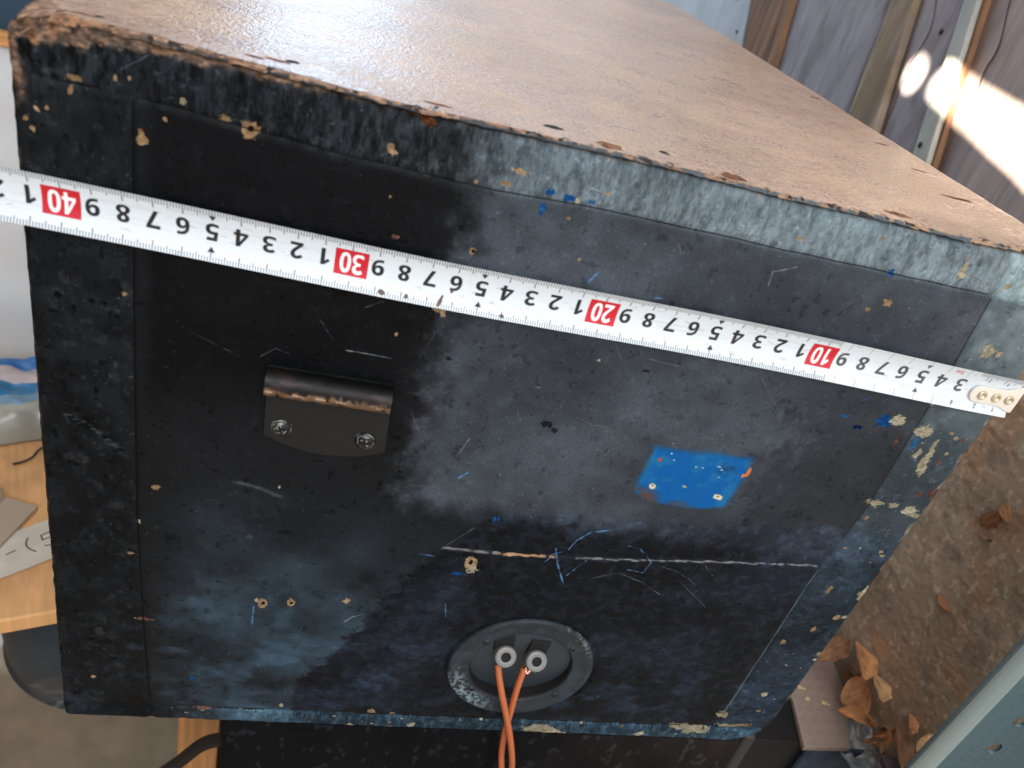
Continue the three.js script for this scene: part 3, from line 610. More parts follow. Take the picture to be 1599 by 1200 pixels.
{
  const dish = thing('terminal_cup', 'round black recessed terminal cup with two grey binding posts', 'terminal cup', [DISH[0], DISH[1] - 4, 0]);
  const tex = pixels(1024, 1024, (a, b) => {                 // planar map over the flange, 102 pixels to the centimetre
    const x = (a - 512) / 102, y = (512 - b) / 102, q = Math.hypot(x, y), n = fbm(x * 1.3 + 8, y * 1.3, 4), f = fbm(x * 7, y * 7, 3);
    let r = 32 + 34 * (n - 0.5), g = 40 + 37 * (n - 0.5), bb = 46 + 40 * (n - 0.5); { const k = 22 * (f - 0.5); r += k; g += k; bb += k; }
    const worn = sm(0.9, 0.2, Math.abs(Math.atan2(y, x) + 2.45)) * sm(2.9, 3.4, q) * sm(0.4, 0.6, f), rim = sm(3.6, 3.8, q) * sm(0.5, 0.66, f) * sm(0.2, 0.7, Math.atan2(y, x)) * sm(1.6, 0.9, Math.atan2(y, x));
    r += 70 * worn + 60 * rim; g += 78 * worn + 48 * rim; bb += 76 * worn + 40 * rim; const wellShade = sm(2.93, 2.87, q); return [mix(clamp(r, 0, 255), 26, wellShade), mix(clamp(g, 0, 255), 21, wellShade), mix(clamp(bb, 0, 255), 19, wellShade)];  // inner wall of the cup darkened in colour to paint in its shade
  });
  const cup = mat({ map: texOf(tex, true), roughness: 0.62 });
  const planar = (g) => { const p = g.attributes.position, u = g.attributes.uv; for (let i = 0; i < p.count; i++) u.setXY(i, 0.5 + p.getX(i) * 0.0996, 0.5 + p.getY(i) * 0.0996); return g; };
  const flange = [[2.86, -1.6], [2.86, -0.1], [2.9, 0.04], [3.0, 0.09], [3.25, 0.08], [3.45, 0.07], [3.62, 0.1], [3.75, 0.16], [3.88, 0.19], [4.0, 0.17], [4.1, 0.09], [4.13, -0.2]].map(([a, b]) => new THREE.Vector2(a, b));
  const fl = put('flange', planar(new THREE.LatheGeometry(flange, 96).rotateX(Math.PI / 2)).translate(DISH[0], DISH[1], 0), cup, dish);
  for (const [x, y, t] of [[21.55, 8.45, 0.3], [26.45, 8.55, 0.9], [21.65, 4.35, 0.5], [26.6, 4.4, 0.2]]) {
    const o = put('flange_screw', new THREE.LatheGeometry([[0, 0.1], [0.14, 0.09], [0.2, 0.03], [0.2, -0.1]].map(([a, b]) => new THREE.Vector2(a, b)), 20).rotateX(Math.PI / 2).translate(x, y, 0.06), mat({ color: 0x24292d, roughness: 0.5 }), fl);
    put('cross_slot', mergeGeometries([boxG(-0.15, 0.15, -0.035, 0.035, 0.05, 0.115, 0.01), boxG(-0.035, 0.035, -0.15, 0.15, 0.05, 0.117, 0.01)]).rotateZ(t).translate(x, y, 0.06), mat({ color: 0x050505, roughness: 0.9 }), fl).parent;
  }
  const plate = new THREE.CylinderGeometry(2.85, 2.85, 0.2, 64); plate.rotateX(Math.PI / 2); planar(plate).rotateX(0.12);
  put('terminal_plate', plate.translate(DISH[0], DISH[1], -0.46), mat({ map: texOf(pixels(256, 256, (x, y) => { const n = fbm(x / 40, y / 40, 4), f = fbm(x / 8, y / 8, 2), l = 1 + 0.3 * (n - 0.5) + 0.14 * (f - 0.5); return [44 * l, 53 * l, 59 * l]; }), true), roughness: 0.5 }), dish);
  const slotMat = mat({ color: 0x070708, roughness: 0.8 }), postMat = mat({ color: 0x7d7a76, roughness: 0.42, metalness: 0.25 });
  for (const [x, y, dx] of [[22.75, 7.89, -0.1], [24.53, 7.75, 0.02]]) {
    put('terminal_block', boxG(-0.55, 0.55, -0.25, 0.95, -0.3, 0.12, 0.06).rotateZ(dx < -0.05 ? 0.12 : -0.08).translate(x + dx, y + 0.12, -0.1), slotMat, dish);
    const prof = [[0.28, -0.5], [0.28, 0.5], [0.27, 0.52], [0.29, 0.56], [0.5, 0.56], [0.58, 0.52], [0.61, 0.44], [0.61, 0.1], [0.55, 0.02], [0.3, 0.0], [0.3, -0.6]].map(([a, b]) => new THREE.Vector2(a, b));
    const knob = put('binding_post', new THREE.LatheGeometry(prof, 40).rotateX(Math.PI / 2).translate(0, 0, -0.5).rotateX(-0.55).translate(x, y, 0.5), postMat, dish);
    put('post_hole', new THREE.CircleGeometry(0.28, 24).translate(0, 0, -0.06).rotateX(-0.55).translate(x, y, 0.5), slotMat, knob);
  }
}
{
  const copper = mat({ color: new THREE.Color().setRGB(0.72, 0.36, 0.26), roughness: 0.3, metalness: 0.9 });
  const orange = mat({ map: texOf(pixels(64, 256, (x, y) => { const n = fbm(x / 9, y / 22, 3); return [182 + 22 * (n - 0.5), 96 + 20 * (n - 0.5), 54 + 12 * (n - 0.5)]; }), true), roughness: 0.45 });
  const wires = [
    ['orange insulated wire from the left grey post, passing over at the crossing', [[22.62, 6.75, 0.1], [22.75, 6.3, 0.42], [23.11, 5.35, 0.85], [23.99, 3.2, 1.42], [24.63, 1.37, 1.7], [25.2, -0.73, 1.6], [25.55, -3.3, 1.4], [25.4, -7, 1.2], [24.6, -12, 1.4], [24.9, -18, 1.3]], [[22.45, 7.1, -0.1], [22.62, 6.78, 0.1]]],
    ['orange insulated wire with bare copper end at the right grey post', [[24.13, 6.78, 0.2], [24.06, 6.3, 0.4], [23.98, 5.61, 0.65], [24.05, 3.66, 0.9], [24.17, 1.64, 1.08], [24.45, -0.14, 1.2], [24.72, -1.3, 1.45], [25.1, -3.9, 1.75], [25.7, -7, 1.5], [25.2, -12, 1.1], [24.3, -18, 1.5]], [[24.5, 6.9, 0.25], [24.28, 6.6, 0.42], [24.16, 6.82, 0.22]]],
  ];
  for (const [label, pts, bare] of wires) {
    const t = thing('speaker_wire', label, 'wire', pts[0], 'orange wires at the terminal cup');
    put('insulation', tube(pts, 0.19, 120, 12), orange, t); put('copper_end', tube(bare, 0.11, 12, 8), copper, t);
  }
}

// ------------------------------------------------------------------ tape measure laid across the near face
{
  const LEN = 52, TWD = 2.0, w = 2048, h = 80, p = w / LEN, c = canvas(w, h), g = c.getContext('2d');
  g.fillStyle = '#d9dee0'; g.fillRect(0, 0, w, h);
  g.fillStyle = '#26272a';
  for (let mm = 0; mm <= LEN * 10; mm++) {
    const x = mm / 10 * p, big = mm % 10 === 0, five = mm % 5 === 0; if (mm < 95 && !five && mm > 24) continue;
    const faint = mm > 24 && mm < 95; g.globalAlpha = faint ? 0.35 : big ? 0.9 : 0.72; if (faint && !big) continue;  // ticks near the hook thinned to paint in overexposure
    g.fillRect(x - 0.5, h - (big ? 17 : five ? 13 : 9), 1.15, big ? 17 : five ? 13 : 9);
    if (mm > 24) g.fillRect(x - 0.5, 0, 1.15, big ? 13 : five ? 10 : 7);
  }
  g.globalAlpha = 1; g.textAlign = 'center'; g.textBaseline = 'alphabetic';
  for (let k = 3; k <= 51; k++) {
    const x = k * p;
    if (k % 10 === 0) {
      g.fillStyle = '#c8202e'; g.fillRect(x - 0.62 * p, 21, 1.24 * p, 42);
      g.save(); g.translate(x, 58); g.scale(0.8, 1.12); g.fillStyle = '#f3f1ee'; g.font = 'bold 41px sans-serif'; g.fillText(String(k), 0, 0); g.restore(); continue;
    }
    g.fillStyle = k < 10 ? '#45474a' : '#1d1e21'; g.save(); g.translate(x + 0.5, 57); g.scale(1.02, 1); g.font = 'bold 37px sans-serif'; g.fillText(String(k % 10), 0, 0); g.restore();  // digits below ten greyed for the same painted overexposure
    if (k % 5 === 0) for (const [y0, y1] of [[13, 22], [70, 61]]) { g.beginPath(); g.moveTo(x - 5, y0); g.lineTo(x + 5, y0); g.lineTo(x, y1 - (y1 - y0) * 0.1); g.closePath(); g.fill(); }
  }
  g.fillStyle = '#d0606a'; g.font = 'bold 11px sans-serif'; g.fillText('5m', 3.5 * p, 74);
  g.fillStyle = '#55575a'; g.font = 'bold 10px sans-serif'; for (const k of [1, 2]) { g.fillText(String(k), (k - 0.22) * p, 68); g.fillText(String(k), (k - 0.22) * p, 14); }
  g.fillText('4', 3.0 * p, 13);
  for (const [s, o, a, b] of [[28.75, 7, 9, 4], [27.8, 8, 5, 3.4], [26.5, 9, 5, 7], [26.1, 30, 3.5, 4], [24.0, 6, 6, 3], [26.45, 16, 3, 5]]) { g.fillStyle = '#4c3524'; g.beginPath(); g.ellipse(s * p, o, a * 0.6, b, 0.3, 0, 7); g.fill(); }
  for (let i = 0; i < 60; i++) { g.fillStyle = `rgba(120,116,108,${rr(0.03, 0.09)})`; g.fillRect(rr(0, w), rr(0, h), rr(20, 160), rr(1, 7)); }
  for (let i = 0; i < 200; i++) { g.fillStyle = `rgba(80,74,66,${rr(0.05, 0.22)})`; g.beginPath(); g.ellipse(rr(0, w), rr(0, h), rr(1, 9), rr(0.6, 2), rr(-0.4, 0.4), 0, 7); g.fill(); }
  const tape = thing('tape_measure', 'white steel tape measure blade with black numbers and red tens across the cabinet', 'tape measure', [20, 28.1, 0.3]);
  const blade = mat({ map: texOf(c, true), roughness: 0.28, metalness: 0.0 });
  const mid = (s) => 28.81 + 0.0127 * s + 0.05 * Math.sin(s * 0.17) * sm(0, 10, s), LX = W + 0.12, th = 0.0125;
  put('blade', sheet(260, 14, (u, v) => { const s = u * LEN, o = (v - 0.5) * TWD; return [LX - s - o * th, mid(s) + o, 0.1 + 0.24 * (2 * o / TWD) ** 2 + 0.1 * sm(8, 0, s) + 0.06 * Math.sin(s * 0.3)]; }, (q, u, v) => [u, 1 - v]), blade, tape);
  const steel = mat({ color: 0xe6e1d6, roughness: 0.35, metalness: 0.3 });
  const hs = new THREE.Shape(); hs.moveTo(LX + 0.1, -0.62); hs.lineTo(LX + 0.1, 0.62); hs.lineTo(LX - 0.15, 0.6); hs.quadraticCurveTo(LX - 0.5, 0.42, LX - 0.9, 0.4); hs.lineTo(LX - 1.95, 0.4); hs.absarc(LX - 1.95, 0, 0.4, Math.PI / 2, Math.PI * 1.5, false); hs.lineTo(LX - 0.9, -0.4); hs.quadraticCurveTo(LX - 0.5, -0.42, LX - 0.15, -0.6); hs.closePath();
  const hook = put('hook', mergeGeometries([new THREE.ExtrudeGeometry(hs, { depth: 0.06, bevelEnabled: true, bevelSize: 0.03, bevelThickness: 0.03, bevelSegments: 2 }).translate(0, mid(1) - 0.1, 0.3), new THREE.ExtrudeGeometry(new THREE.Shape([[-0.62, 0], [0.62, 0], [0.62, -1.1], [-0.62, -1.1]].map(([a, b]) => new THREE.Vector2(a, b))), { depth: 0.08, bevelEnabled: false }).rotateX(Math.PI / 2).rotateZ(Math.PI / 2).translate(LX + 0.1, mid(1) - 0.1, 0.36).rotateY(0)]), steel, tape);
  for (const s of [0.35, 1.05, 1.8]) put('rivet', new THREE.LatheGeometry([[0.04, 0.02], [0.1, 0.03], [0.13, 0.08], [0.17, 0.1], [0.22, 0.07], [0.24, 0]].map(([a, b]) => new THREE.Vector2(a, b)), 20).rotateX(Math.PI / 2).translate(LX - s, mid(1) - 0.1, 0.39), mat({ color: 0xcdbb9c, roughness: 0.35, metalness: 0.4 }), hook);
}

function leafG(len, wid, curl, bend) {                       // a dry curled leaf: pointed outline, raised midrib, ragged edge
  return sheet(22, 12, (u, v) => {
    const a = Math.pow(Math.sin(Math.PI * clamp(u * 0.97 + 0.015)), 0.75) * (1 - 0.2 * u), e = (v - 0.5) * 2, k = a * wid / 2 * (1 + 0.25 * (noise(u * 9, e > 0 ? 3 : 8) - 0.5));
    return [(u - 0.5) * len, curl * e * e * a + bend * Math.sin(u * 3) + 0.14 * (noise(u * 8, v * 6) - 0.5) + 0.08 * Math.exp(-e * e * 40), e * k];
  });
}

// ------------------------------------------------------------------ floor, the shed's plank wall, and an added sun board
const floorMat = mat({ map: texOf(pixels(512, 512, (x, y) => { const n = fbm(x / 60, y / 60, 4), f = fbm(x / 8, y / 8, 3), l = 1 + 0.35 * (n - 0.5) + 0.2 * (f - 0.5); return [168 * l, 150 * l, 126 * l]; }), true), roughness: 0.85 });
floorMat.map.repeat.set(5, 5);
struct('floor', new THREE.BoxGeometry(700, 4, 700).translate(0, -64, -30), floorMat);

// plank wall on the right: every board its own piece
const WX = 57.3;
function woodTex(w, h, base, o = {}) {
  const { amp = 0.3, wash = 0, washC = [190, 186, 190], sx = 14, sy = 160, off = 0 } = o;
  return texOf(pixels(w, h, (x, y) => {
    const gr = fbm(x / sx + off, y / sy + off, 4), f = fbm(x / 4 + off, y / 24, 3), n = fbm(x / 50 + off, y / 50, 4), l = 1 + amp * (gr - 0.5) * 1.5 + 0.12 * (f - 0.5) + 0.3 * (n - 0.5), k = wash * sm(0.34, 0.6, fbm(x / 20 + off, y / 28 + 40, 4));
    return base.map((v, i) => clamp(mix(v * l, washC[i] * (1 + 0.25 * (f - 0.5)), k), 0, 255));
  }), true);
}
const wall = thing('plank_wall', 'wall of upright whitewashed and brown boards behind the right edge of the cabinet', 'wall', [WX, -5, -50]);
// boards as [bottom z, top z] of each long edge at y = 20 and y = 80, extruded into the wall
function board(name, za0, za1, zb0, zb1, y0, y1, front, thick, m, label) {
  const n = 40, lean = (a0, a1, y) => mix(a0, a1, (y - 20) / 60);
  const g = sheet(12, n, (u, v, i) => {
    const y = mix(y0, y1, v), a = lean(za0, za1, y), b = lean(zb0, zb1, y), q = clamp((i - 1) / 10), jz = (i <= 1 ? 1 : i >= 11 ? 1 : 0) * 0.35 * (fbm(y * 0.35, za0, 3) - 0.5);
    const z = mix(a, b, q) + jz; return [i === 0 || i === 12 ? WX + thick : WX - front + 0.05 * (noise(z * 0.8, y * 0.3) - 0.5) + 0.06 * Math.pow(2 * q - 1, 6), y, z];
  }, (p) => [(p[2] + 140) / 30, (p[1] - y0) / 60]);
  return put(name, g, m, wall, label);
}
const slope = (p, q) => { const s = (p[1] - q[1]) / (p[0] - q[0]); return [q[1] + s * (20 - q[0]), q[1] + s * (80 - q[0])]; };
const E1 = slope([36.85, -86.8], [31.9, -84.1]), E2 = slope([38.8, -73.4], [31.43, -71.1]), E3 = slope([41.94, -52.02], [31.52, -50.06]), E4 = slope([42.51, -48.09], [31.18, -44.25]), E5 = slope([43.59, -40.77], [31.15, -37.03]), E6 = slope([43.92, -38.56], [31.37, -34.21]);
const mPanel = mat({ map: woodTex(256, 256, [198, 206, 212], { amp: 0.06 }), roughness: 0.45 });
const mBrown = mat({ map: woodTex(256, 512, [142, 104, 76], { amp: 0.45, sx: 12 }), roughness: 0.8 });
const mLilac = mat({ map: woodTex(512, 512, [158, 152, 157], { amp: 0.16, wash: 0.5, washC: [182, 178, 186], off: 8, sx: 24, sy: 60 }), roughness: 0.85 });
const mTan = mat({ map: woodTex(256, 512, [158, 134, 106], { amp: 0.4, wash: 0.25, washC: [170, 166, 174], off: 21 }), roughness: 0.8 });
const mWash = mat({ map: woodTex(512, 512, [158, 148, 150], { amp: 0.18, sx: 24, sy: 70, wash: 0.6, washC: [182, 176, 182], off: 33 }), roughness: 0.85 });
const mBatten = mat({ map: woodTex(128, 512, [188, 188, 178], { amp: 0.14, off: 3 }), roughness: 0.6 });
const mPale = mat({ map: woodTex(512, 512, [178, 160, 154], { amp: 0.16, wash: 0.3, washC: [188, 172, 168], off: 50 }), roughness: 0.8 });
board('metal_sheet', -150, -150, E1[0], E1[1], 25.06, 80, 0.4, 1.2, mPanel, 'pale blue metal sheet with screws');
board('plank', E1[0] + 0.05, E1[1] + 0.05, E2[0] - 2.6, E2[1] - 2.6, 25.06, 80, 0.2, 2, mBrown, 'brown bare board');
board('plank', E2[0] - 2.5, E2[1] - 2.5, E2[0] - 0.1, E2[1] - 0.1, 25.06, 80, 0.5, 2, mBrown, 'narrow brown board');
board('plank', E2[0], E2[1], E3[0] - 0.1, E3[1] - 0.1, 25.06, 80, 0.0, 2, mLilac, 'grey rough whitewashed board');
board('plank', E3[0], E3[1], E4[0] - 0.12, E4[1] - 0.12, 25.06, 80, 0.7, 2, mTan, 'tan bare board');
board('plank', E4[0], E4[1], E5[0] - 0.06, E5[1] - 0.06, 25.06, 80, 0.1, 2, mWash, 'patchy whitewashed board');
board('batten', E5[0], E5[1], E6[0] - 0.5, E6[1] - 0.5, 25.06, 80, 0.9, 1.5, mBatten, 'pale painted batten');
board('plank', E6[0] - 0.45, E6[1] - 0.45, E6[0], E6[1], 25.06, 80, 0.5, 1.5, mBrown, 'thin brown strip beside the batten');
board('plank', E6[0] + 0.05, E6[1] + 0.05, 10, 10, 25.06, 80, 0.1, 2, mPale, 'wide pale board with a crack');
const nailMat = mat({ color: 0x2b2624, roughness: 0.6 });
for (const [y, z, f] of [[32.39, -36.57, 0.95], [40.69, -42.8, 0.15], [36.2, -91.5, 0.45], [32.6, -87.0, 0.45]]) put('nail_head', new THREE.SphereGeometry(0.26, 12, 8).scale(0.4, 1, 1).translate(WX - f, y, z), nailMat, wall);
put('crack', tube([[WX - 0.1, 50, -38.6], [WX - 0.1, 44.24, -36.35], [WX - 0.1, 40.74, -34.75], [WX - 0.1, 39.22, -34.89], [WX - 0.1, 37.36, -34.24], [WX - 0.1, 36.2, -33.9]], 0.05, 40, 6), mat({ color: 0x5a4030, roughness: 1 }), wall);
put('crack', tube([[WX - 0.15, 52, -47.6], [WX - 0.15, 44, -46.2], [WX - 0.15, 40.4, -44.4], [WX - 0.15, 37.2, -44.9], [WX - 0.15, 33.6, -44.1], [WX - 0.15, 31.5, -43.9]], 0.04, 40, 6), mat({ color: 0x6a5442, roughness: 1 }), wall);
const mLow = mat({ map: texOf(pixels(1024, 1024, (x, y) => {
  const n = fbm(x / 120, y / 120, 4), f = fbm(x / 16, y / 13 + 9, 4), s = fbm(x / 5, y / 6, 3), st = sm(0.55, 0.72, fbm(x / 60 + 8, y / 60, 4)), red = sm(0.5, 0.75, fbm(x / 90 + 70, y / 90, 3)), pale = sm(0.62, 0.74, fbm(x / 14 + 20, y / 18, 3));
  const l = 1 + 0.18 * (n - 0.5) + 0.15 * (f - 0.5) + 0.1 * (s - 0.5) - 0.08 * st; return [(204 + 8 * red + 26 * pale) * l, (178 - 8 * red + 28 * pale) * l, (152 - 16 * red + 26 * pale) * l];
}), true), roughness: 0.92, bumpMap: texOf(pixels(512, 512, (x, y) => { const v = 255 * fbm(x / 11, y / 9, 4); return [v, v, v]; })), bumpScale: 0.0014 });
put('lower_panel', sheet(60, 30, (u, v, i, j) => { const z = mix(-100, 9, u), y = mix(-9, 25, v); return [j === 30 ? WX + 2 : WX - 0.3 + 0.5 * (fbm(z * 0.2, y * 0.2, 3) - 0.5), j === 30 ? 25.02 : y, z]; }, (p) => [p[2] / 34, p[1] / 34]), mLow, wall, 'stained brown lower panel');
for (const [y, z, s, r] of [[14.4, -9.4, 1.1, 0.4], [13.2, -9.0, 0.7, 1.2], [15.6, -8.8, 0.8, 2.1], [7.2, -8.2, 0.8, 1.7]]) put('bark_flake', leafG(1.9 * s, 1.2 * s, 0.16, 0.08).rotateX(r).rotateZ(Math.PI / 2).rotateX(r).translate(WX - 0.5, y, z), mat({ color: 0xa87650, roughness: 0.9, side: THREE.DoubleSide }), wall);

// added unseen board opposite, holes cut to shape the sun patch
{
  const X2 = -150, t = (WX - X2), dy = t * 0.45, dz = t * 0.5;
  const s = new THREE.Shape([[-420, -62], [420, -62], [420, 330], [-420, 330]].map(([a, b]) => new THREE.Vector2(a, b)));
  const hole = (pts) => s.holes.push(new THREE.Path(pts.map(([z, y]) => new THREE.Vector2(-(z + dz), y + dy))));
  hole(Array.from({ length: 24 }, (_, i) => { const a = i / 24 * Math.PI * 2; return [-43.4 + 1.15 * Math.cos(a), 37.1 + 1.15 * Math.sin(a)]; }));
  hole([[-40.2, 36.6], [-39.9, 37.9], [-38.6, 38.3], [-36.5, 38.2], [-34, 37.9], [-30, 37.6], [-24, 37.3], [-16, 36.9], [-4, 36.4], [-4, 30.4], [-16, 32.4], [-22, 33.6], [-26, 34.4], [-29, 34.8], [-32, 35.25], [-36, 35.7], [-39, 36.1]]);
  struct('sun_mask_board', new THREE.ExtrudeGeometry(s, { depth: 1, bevelEnabled: false }).rotateY(Math.PI / 2).translate(X2 - 1, 0, 0), mat({ map: woodTex(256, 512, [120, 104, 88]), roughness: 0.85 }));
}

// ------------------------------------------------------------------ what the cabinet stands on, and the right corner
{
  const m = pmat({ specularIntensity: 0.25, map: texOf(pixels(512, 512, (x, y) => { const n = fbm(x / 40, y / 40, 4), s = sm(0.66, 0.74, fbm(x / 7, y / 7, 3)), br = sm(0.5, 0.8, x / 512); return [6 + 6 * n + 20 * s + 34 * br * n, 6 + 6 * n + 21 * s + 27 * br * n, 8 + 6 * n + 22 * s + 20 * br * n]; }), true), roughness: 0.85 });
  const t = thing('black_chest', 'black scuffed chest standing under the cabinet', 'chest', [24, -62, -30]);
  const b = (x0, x1, y0, y1, z0, z1, r) => boxG(x0, x1, y0, y1, z0, z1, r).translate(-24, 0, 0).rotateZ(0.0505).translate(24, 0, 0);
  put('body', b(8, 40.6, -58, -0.85, -58, -0.3, 0.5).translate(0, 0.62, 0), m, t);
  put('edge_rail', b(40.7, 41.7, -58, -0.75, -58, -0.6, 0.35).translate(0, 0.62, 0), mat({ color: 0x2e2a27, roughness: 0.5 }), t);
  put('shade_block', boxG(41.9, 54, -62, -5.5, -50, -4.6, 0.1), mat({ color: 0x131417, roughness: 0.55 }), t);  // black block stands for the shaded gap between chest and shelf
  put('foot', boxG(9, 39, -62, -56, -56, -3, 0.5), m, t);
}
{
  const t = thing('low_shelf', 'low shelf with taupe board and crumbs beside the chest', 'shelf', [52, -62, -20]);
  const m = mat({ map: texOf(pixels(256, 256, (x, y) => { const n = fbm(x / 40, y / 40, 4), f = fbm(x / 6, y / 6, 2), l = 1 + 0.16 * (n - 0.5) + 0.08 * (f - 0.5); return [172 * l, 150 * l, 136 * l]; }), true), roughness: 0.7 });
  const s = new THREE.Shape([[49.5, -4.0], [53.4, -4.2], [55.6, -10], [57, -40], [46, -40], [50.3, -8.2]].map(([x, z]) => new THREE.Vector2(x, -z)));
  put('shelf_board', new THREE.ExtrudeGeometry(s, { depth: 0.3, bevelEnabled: true, bevelSize: 0.08, bevelThickness: 0.08 }).rotateX(-Math.PI / 2).translate(0, -5.38, 0), m, t);
  put('fascia', boxG(50.2, 57, -16, -5.55, -4.55, -4.1, 0.2), mat({ map: texOf(pixels(128, 128, (x, y) => { const n = fbm(x / 20, y / 20, 4); return [40 + 50 * n, 50 + 56 * n, 66 + 60 * n]; }), true), roughness: 0.8 }), t);
  put('leg', boxG(47, 56, -62, -16.2, -34, -8, 0.4), mat({ color: 0x3a3633, roughness: 0.8 }), t);
  for (const [x, z, q] of [[51.24, -9.11, 0.16], [51.48, -8.09, 0.17], [52.84, -7.81, 0.18], [53.2, -7.7, 0.09], [51.6, -9.0, 0.1]]) tag(single('crumb', new THREE.IcosahedronGeometry(q, 1).scale(1.7, 0.8, 1.2).translate(x, -4.9, z), mat({ color: 0xe6c8a0, roughness: 0.9 }), [x, -5, z]), '', '');
}
{
  const crumbs = scene.children.filter((o) => o.name.startsWith('crumb'));
  const L = ['pale wood crumb farthest back on the taupe board', 'pale wood crumb at the left edge of the taupe board', 'largest tan wood crumb in the middle of the taupe board', 'tiny crumb just right of the largest tan crumb', 'tiny crumb just right of the farthest crumb'];
  crumbs.forEach((o, i) => tag(o, L[i], 'crumb', 'wood crumbs on the low shelf'));
}
{
  const lm = [[214, 152, 100], [206, 146, 100], [166, 124, 90], [226, 180, 130]].map((c, q) => mat({ map: texOf(pixels(128, 128, (x, y) => { const n = fbm(x / 22 + q * 9, y / 22, 4), v = sm(0.06, 0, Math.abs(y / 128 - 0.5)) + 0.5 * sm(0.1, 0, Math.abs(((x + Math.abs(y - 64) * 0.7) / 18) % 1 - 0.5)); return c.map((k) => clamp(k * (0.8 + 0.5 * n - 0.14 * v), 0, 255)); }), true), roughness: 0.85, side: THREE.DoubleSide }));
  const L = [
    ['long orange dry leaf lying uppermost against the stained panel', [54.6, -1.0, -9.2], 5.6, 2.5, 0.5, 0.4, [0.55, 0.95, -0.75], 0],
    ['broad orange dry leaf lying beside the taupe board', [54.7, -3.2, -7.7], 3.3, 3.1, 0.35, 0.3, [0.75, 0.3, -0.2], 1],
    ['pale tipped dry leaf on the right of the broad leaf', [55.4, -1.5, -7.2], 3.8, 2.1, 0.4, 0.2, [0.6, 1.0, -0.8], 3],
    ['small curled orange leaf under the broad leaf', [53.9, -3.5, -5.6], 2.8, 1.2, 0.7, 0.2, [0.4, -0.5, 0.3], 0],
    ['small rust coloured leaf scrap against the panel foot', [56.3, -1.2, -3.9], 2.2, 1.1, 0.3, 0.1, [0.6, 0.9, -0.6], 1],
    ['long brown dry leaf reaching towards the steel upright', [55.4, -2.4, -2.6], 5.6, 1.7, 0.4, 0.2, [0.5, 1.1, -0.5], 2],
    ['pale tan leaf scrap nearest the steel upright', [56.4, -0.9, -2.2], 1.8, 1.0, 0.3, 0.1, [0.2, 0.6, 0.5], 3],
    ['dark brown leaf half hidden behind the cabinet corner', [54.6, -3.0, -11.6], 4.0, 2.0, 0.5, 0.2, [0.3, 0.5, 0.0], 2],
  ];
  for (const [label, p, l, w, c, b, rot, k] of L) { const o = single('dry_leaf', leafG(l, w, c, b), lm[k], [0, 0, 0], label, 'leaf', 'dry leaves at the foot of the wall'); o.position.copy(at(...p)); o.rotation.set(...rot); }
  for (let i = 0; i < 12; i++) {
    const k = i % 4, p = [rr(54.2, 56.4), rr(-4.2, -2.6), rr(-10.5, -2.5)];
    const o = single('leaf_scrap', leafG(rr(0.8, 2.0), rr(0.4, 0.9), rr(0.1, 0.4), 0.1), lm[k === 3 ? 2 : k], [0, 0, 0], 'small torn scrap of dry leaf among the larger leaves at the wall foot', 'leaf scrap', 'torn leaf scraps at the foot of the wall'); o.position.copy(at(...p)); o.rotation.set(rr(-0.6, 0.9), rr(-1.5, 1.5), rr(-0.7, 0.7));
  }
  // crumpled film under them, and the dark gap they fell into
  const film = sheet(46, 40, (u, v) => { const x = mix(53.0, 56.9, u), z = mix(-7.6, -0.5, v), n = fbm(x * 0.5, z * 0.45, 3); return [x + 0.6 * (noise(z, x) - 0.5), -6.2 + 2.0 * Math.abs(n - 0.5) * 2 + 0.4 * Math.abs(noise(x * 1.1, z * 1.0) - 0.5), z]; });
  single('plastic_film', film, pmat({ map: texOf(pixels(256, 256, (x, y) => { const n = fbm(x / 26, y / 26, 4), k = sm(0.5, 0.68, n); return [mix(164, 242, k), mix(168, 244, k), mix(168, 238, k)]; }), true), roughness: 0.22, clearcoat: 0.6 }), [54, -7, -4], 'crumpled grey plastic film under the dry leaves', 'plastic film');
  single('grey_board', boxG(54.4, 56.9, -3.9, -3.4, -2.6, 3.4, 0.1), mat({ color: 0x6d6264, roughness: 0.8 }), [55.6, -3.9, 0.4], 'flat lilac grey board in front of the plastic film', 'board');
}
{
  const galv = mat({ map: texOf(pixels(512, 512, (x, y) => { const n = fbm(x / 30, y / 120, 4), f = fbm(x / 5, y / 40, 3), s = sm(0.5, 0.7, fbm(x / 14, y / 14, 3)), l = 1 + 0.3 * (n - 0.5) + 0.16 * (f - 0.5) + 0.1 * s; return [98 * l, 128 * l, 140 * l]; }), true), roughness: 0.28, metalness: 0.65 });
  const t = thing('steel_upright', 'galvanised steel shelf upright with round holes at lower right', 'shelf upright', [51, -62, 4]);
  const s = new THREE.Shape([[49.2, -62], [55.6, -62], [55.6, 46], [49.2, 46]].map(([a, b]) => new THREE.Vector2(a, b)));
  for (let k = -25; k < 14; k++) { const h = new THREE.Path(); h.absellipse(51.76, 8.13 + 2.66 * k, 0.46, 0.5, 0, Math.PI * 2); s.holes.push(h); }
  put('web', new THREE.ExtrudeGeometry(s, { depth: 0.16, bevelEnabled: false, curveSegments: 16 }).translate(0, 0, 3.84), galv, t);
  const ar = (r, a0, a1) => Array.from({ length: 13 }, (_, i) => { const a = mix(a0, a1, i / 12); return [49.2 + r * Math.cos(a), 3.2 + r * Math.sin(a)]; });
  const prof = [...ar(0.8, Math.PI / 2, Math.PI), [48.4, 3.12], [48.56, 3.12], ...ar(0.64, Math.PI, Math.PI / 2)];
  put('flange', new THREE.ExtrudeGeometry(new THREE.Shape(prof.map(([x, z]) => new THREE.Vector2(x, -z))), { depth: 108, bevelEnabled: false }).rotateX(-Math.PI / 2).translate(0, -62, 0), mat({ color: 0xb9d0d8, roughness: 0.22, metalness: 0.8 }), t);  // same steel as the web, lightened to paint in the bend's highlight
}

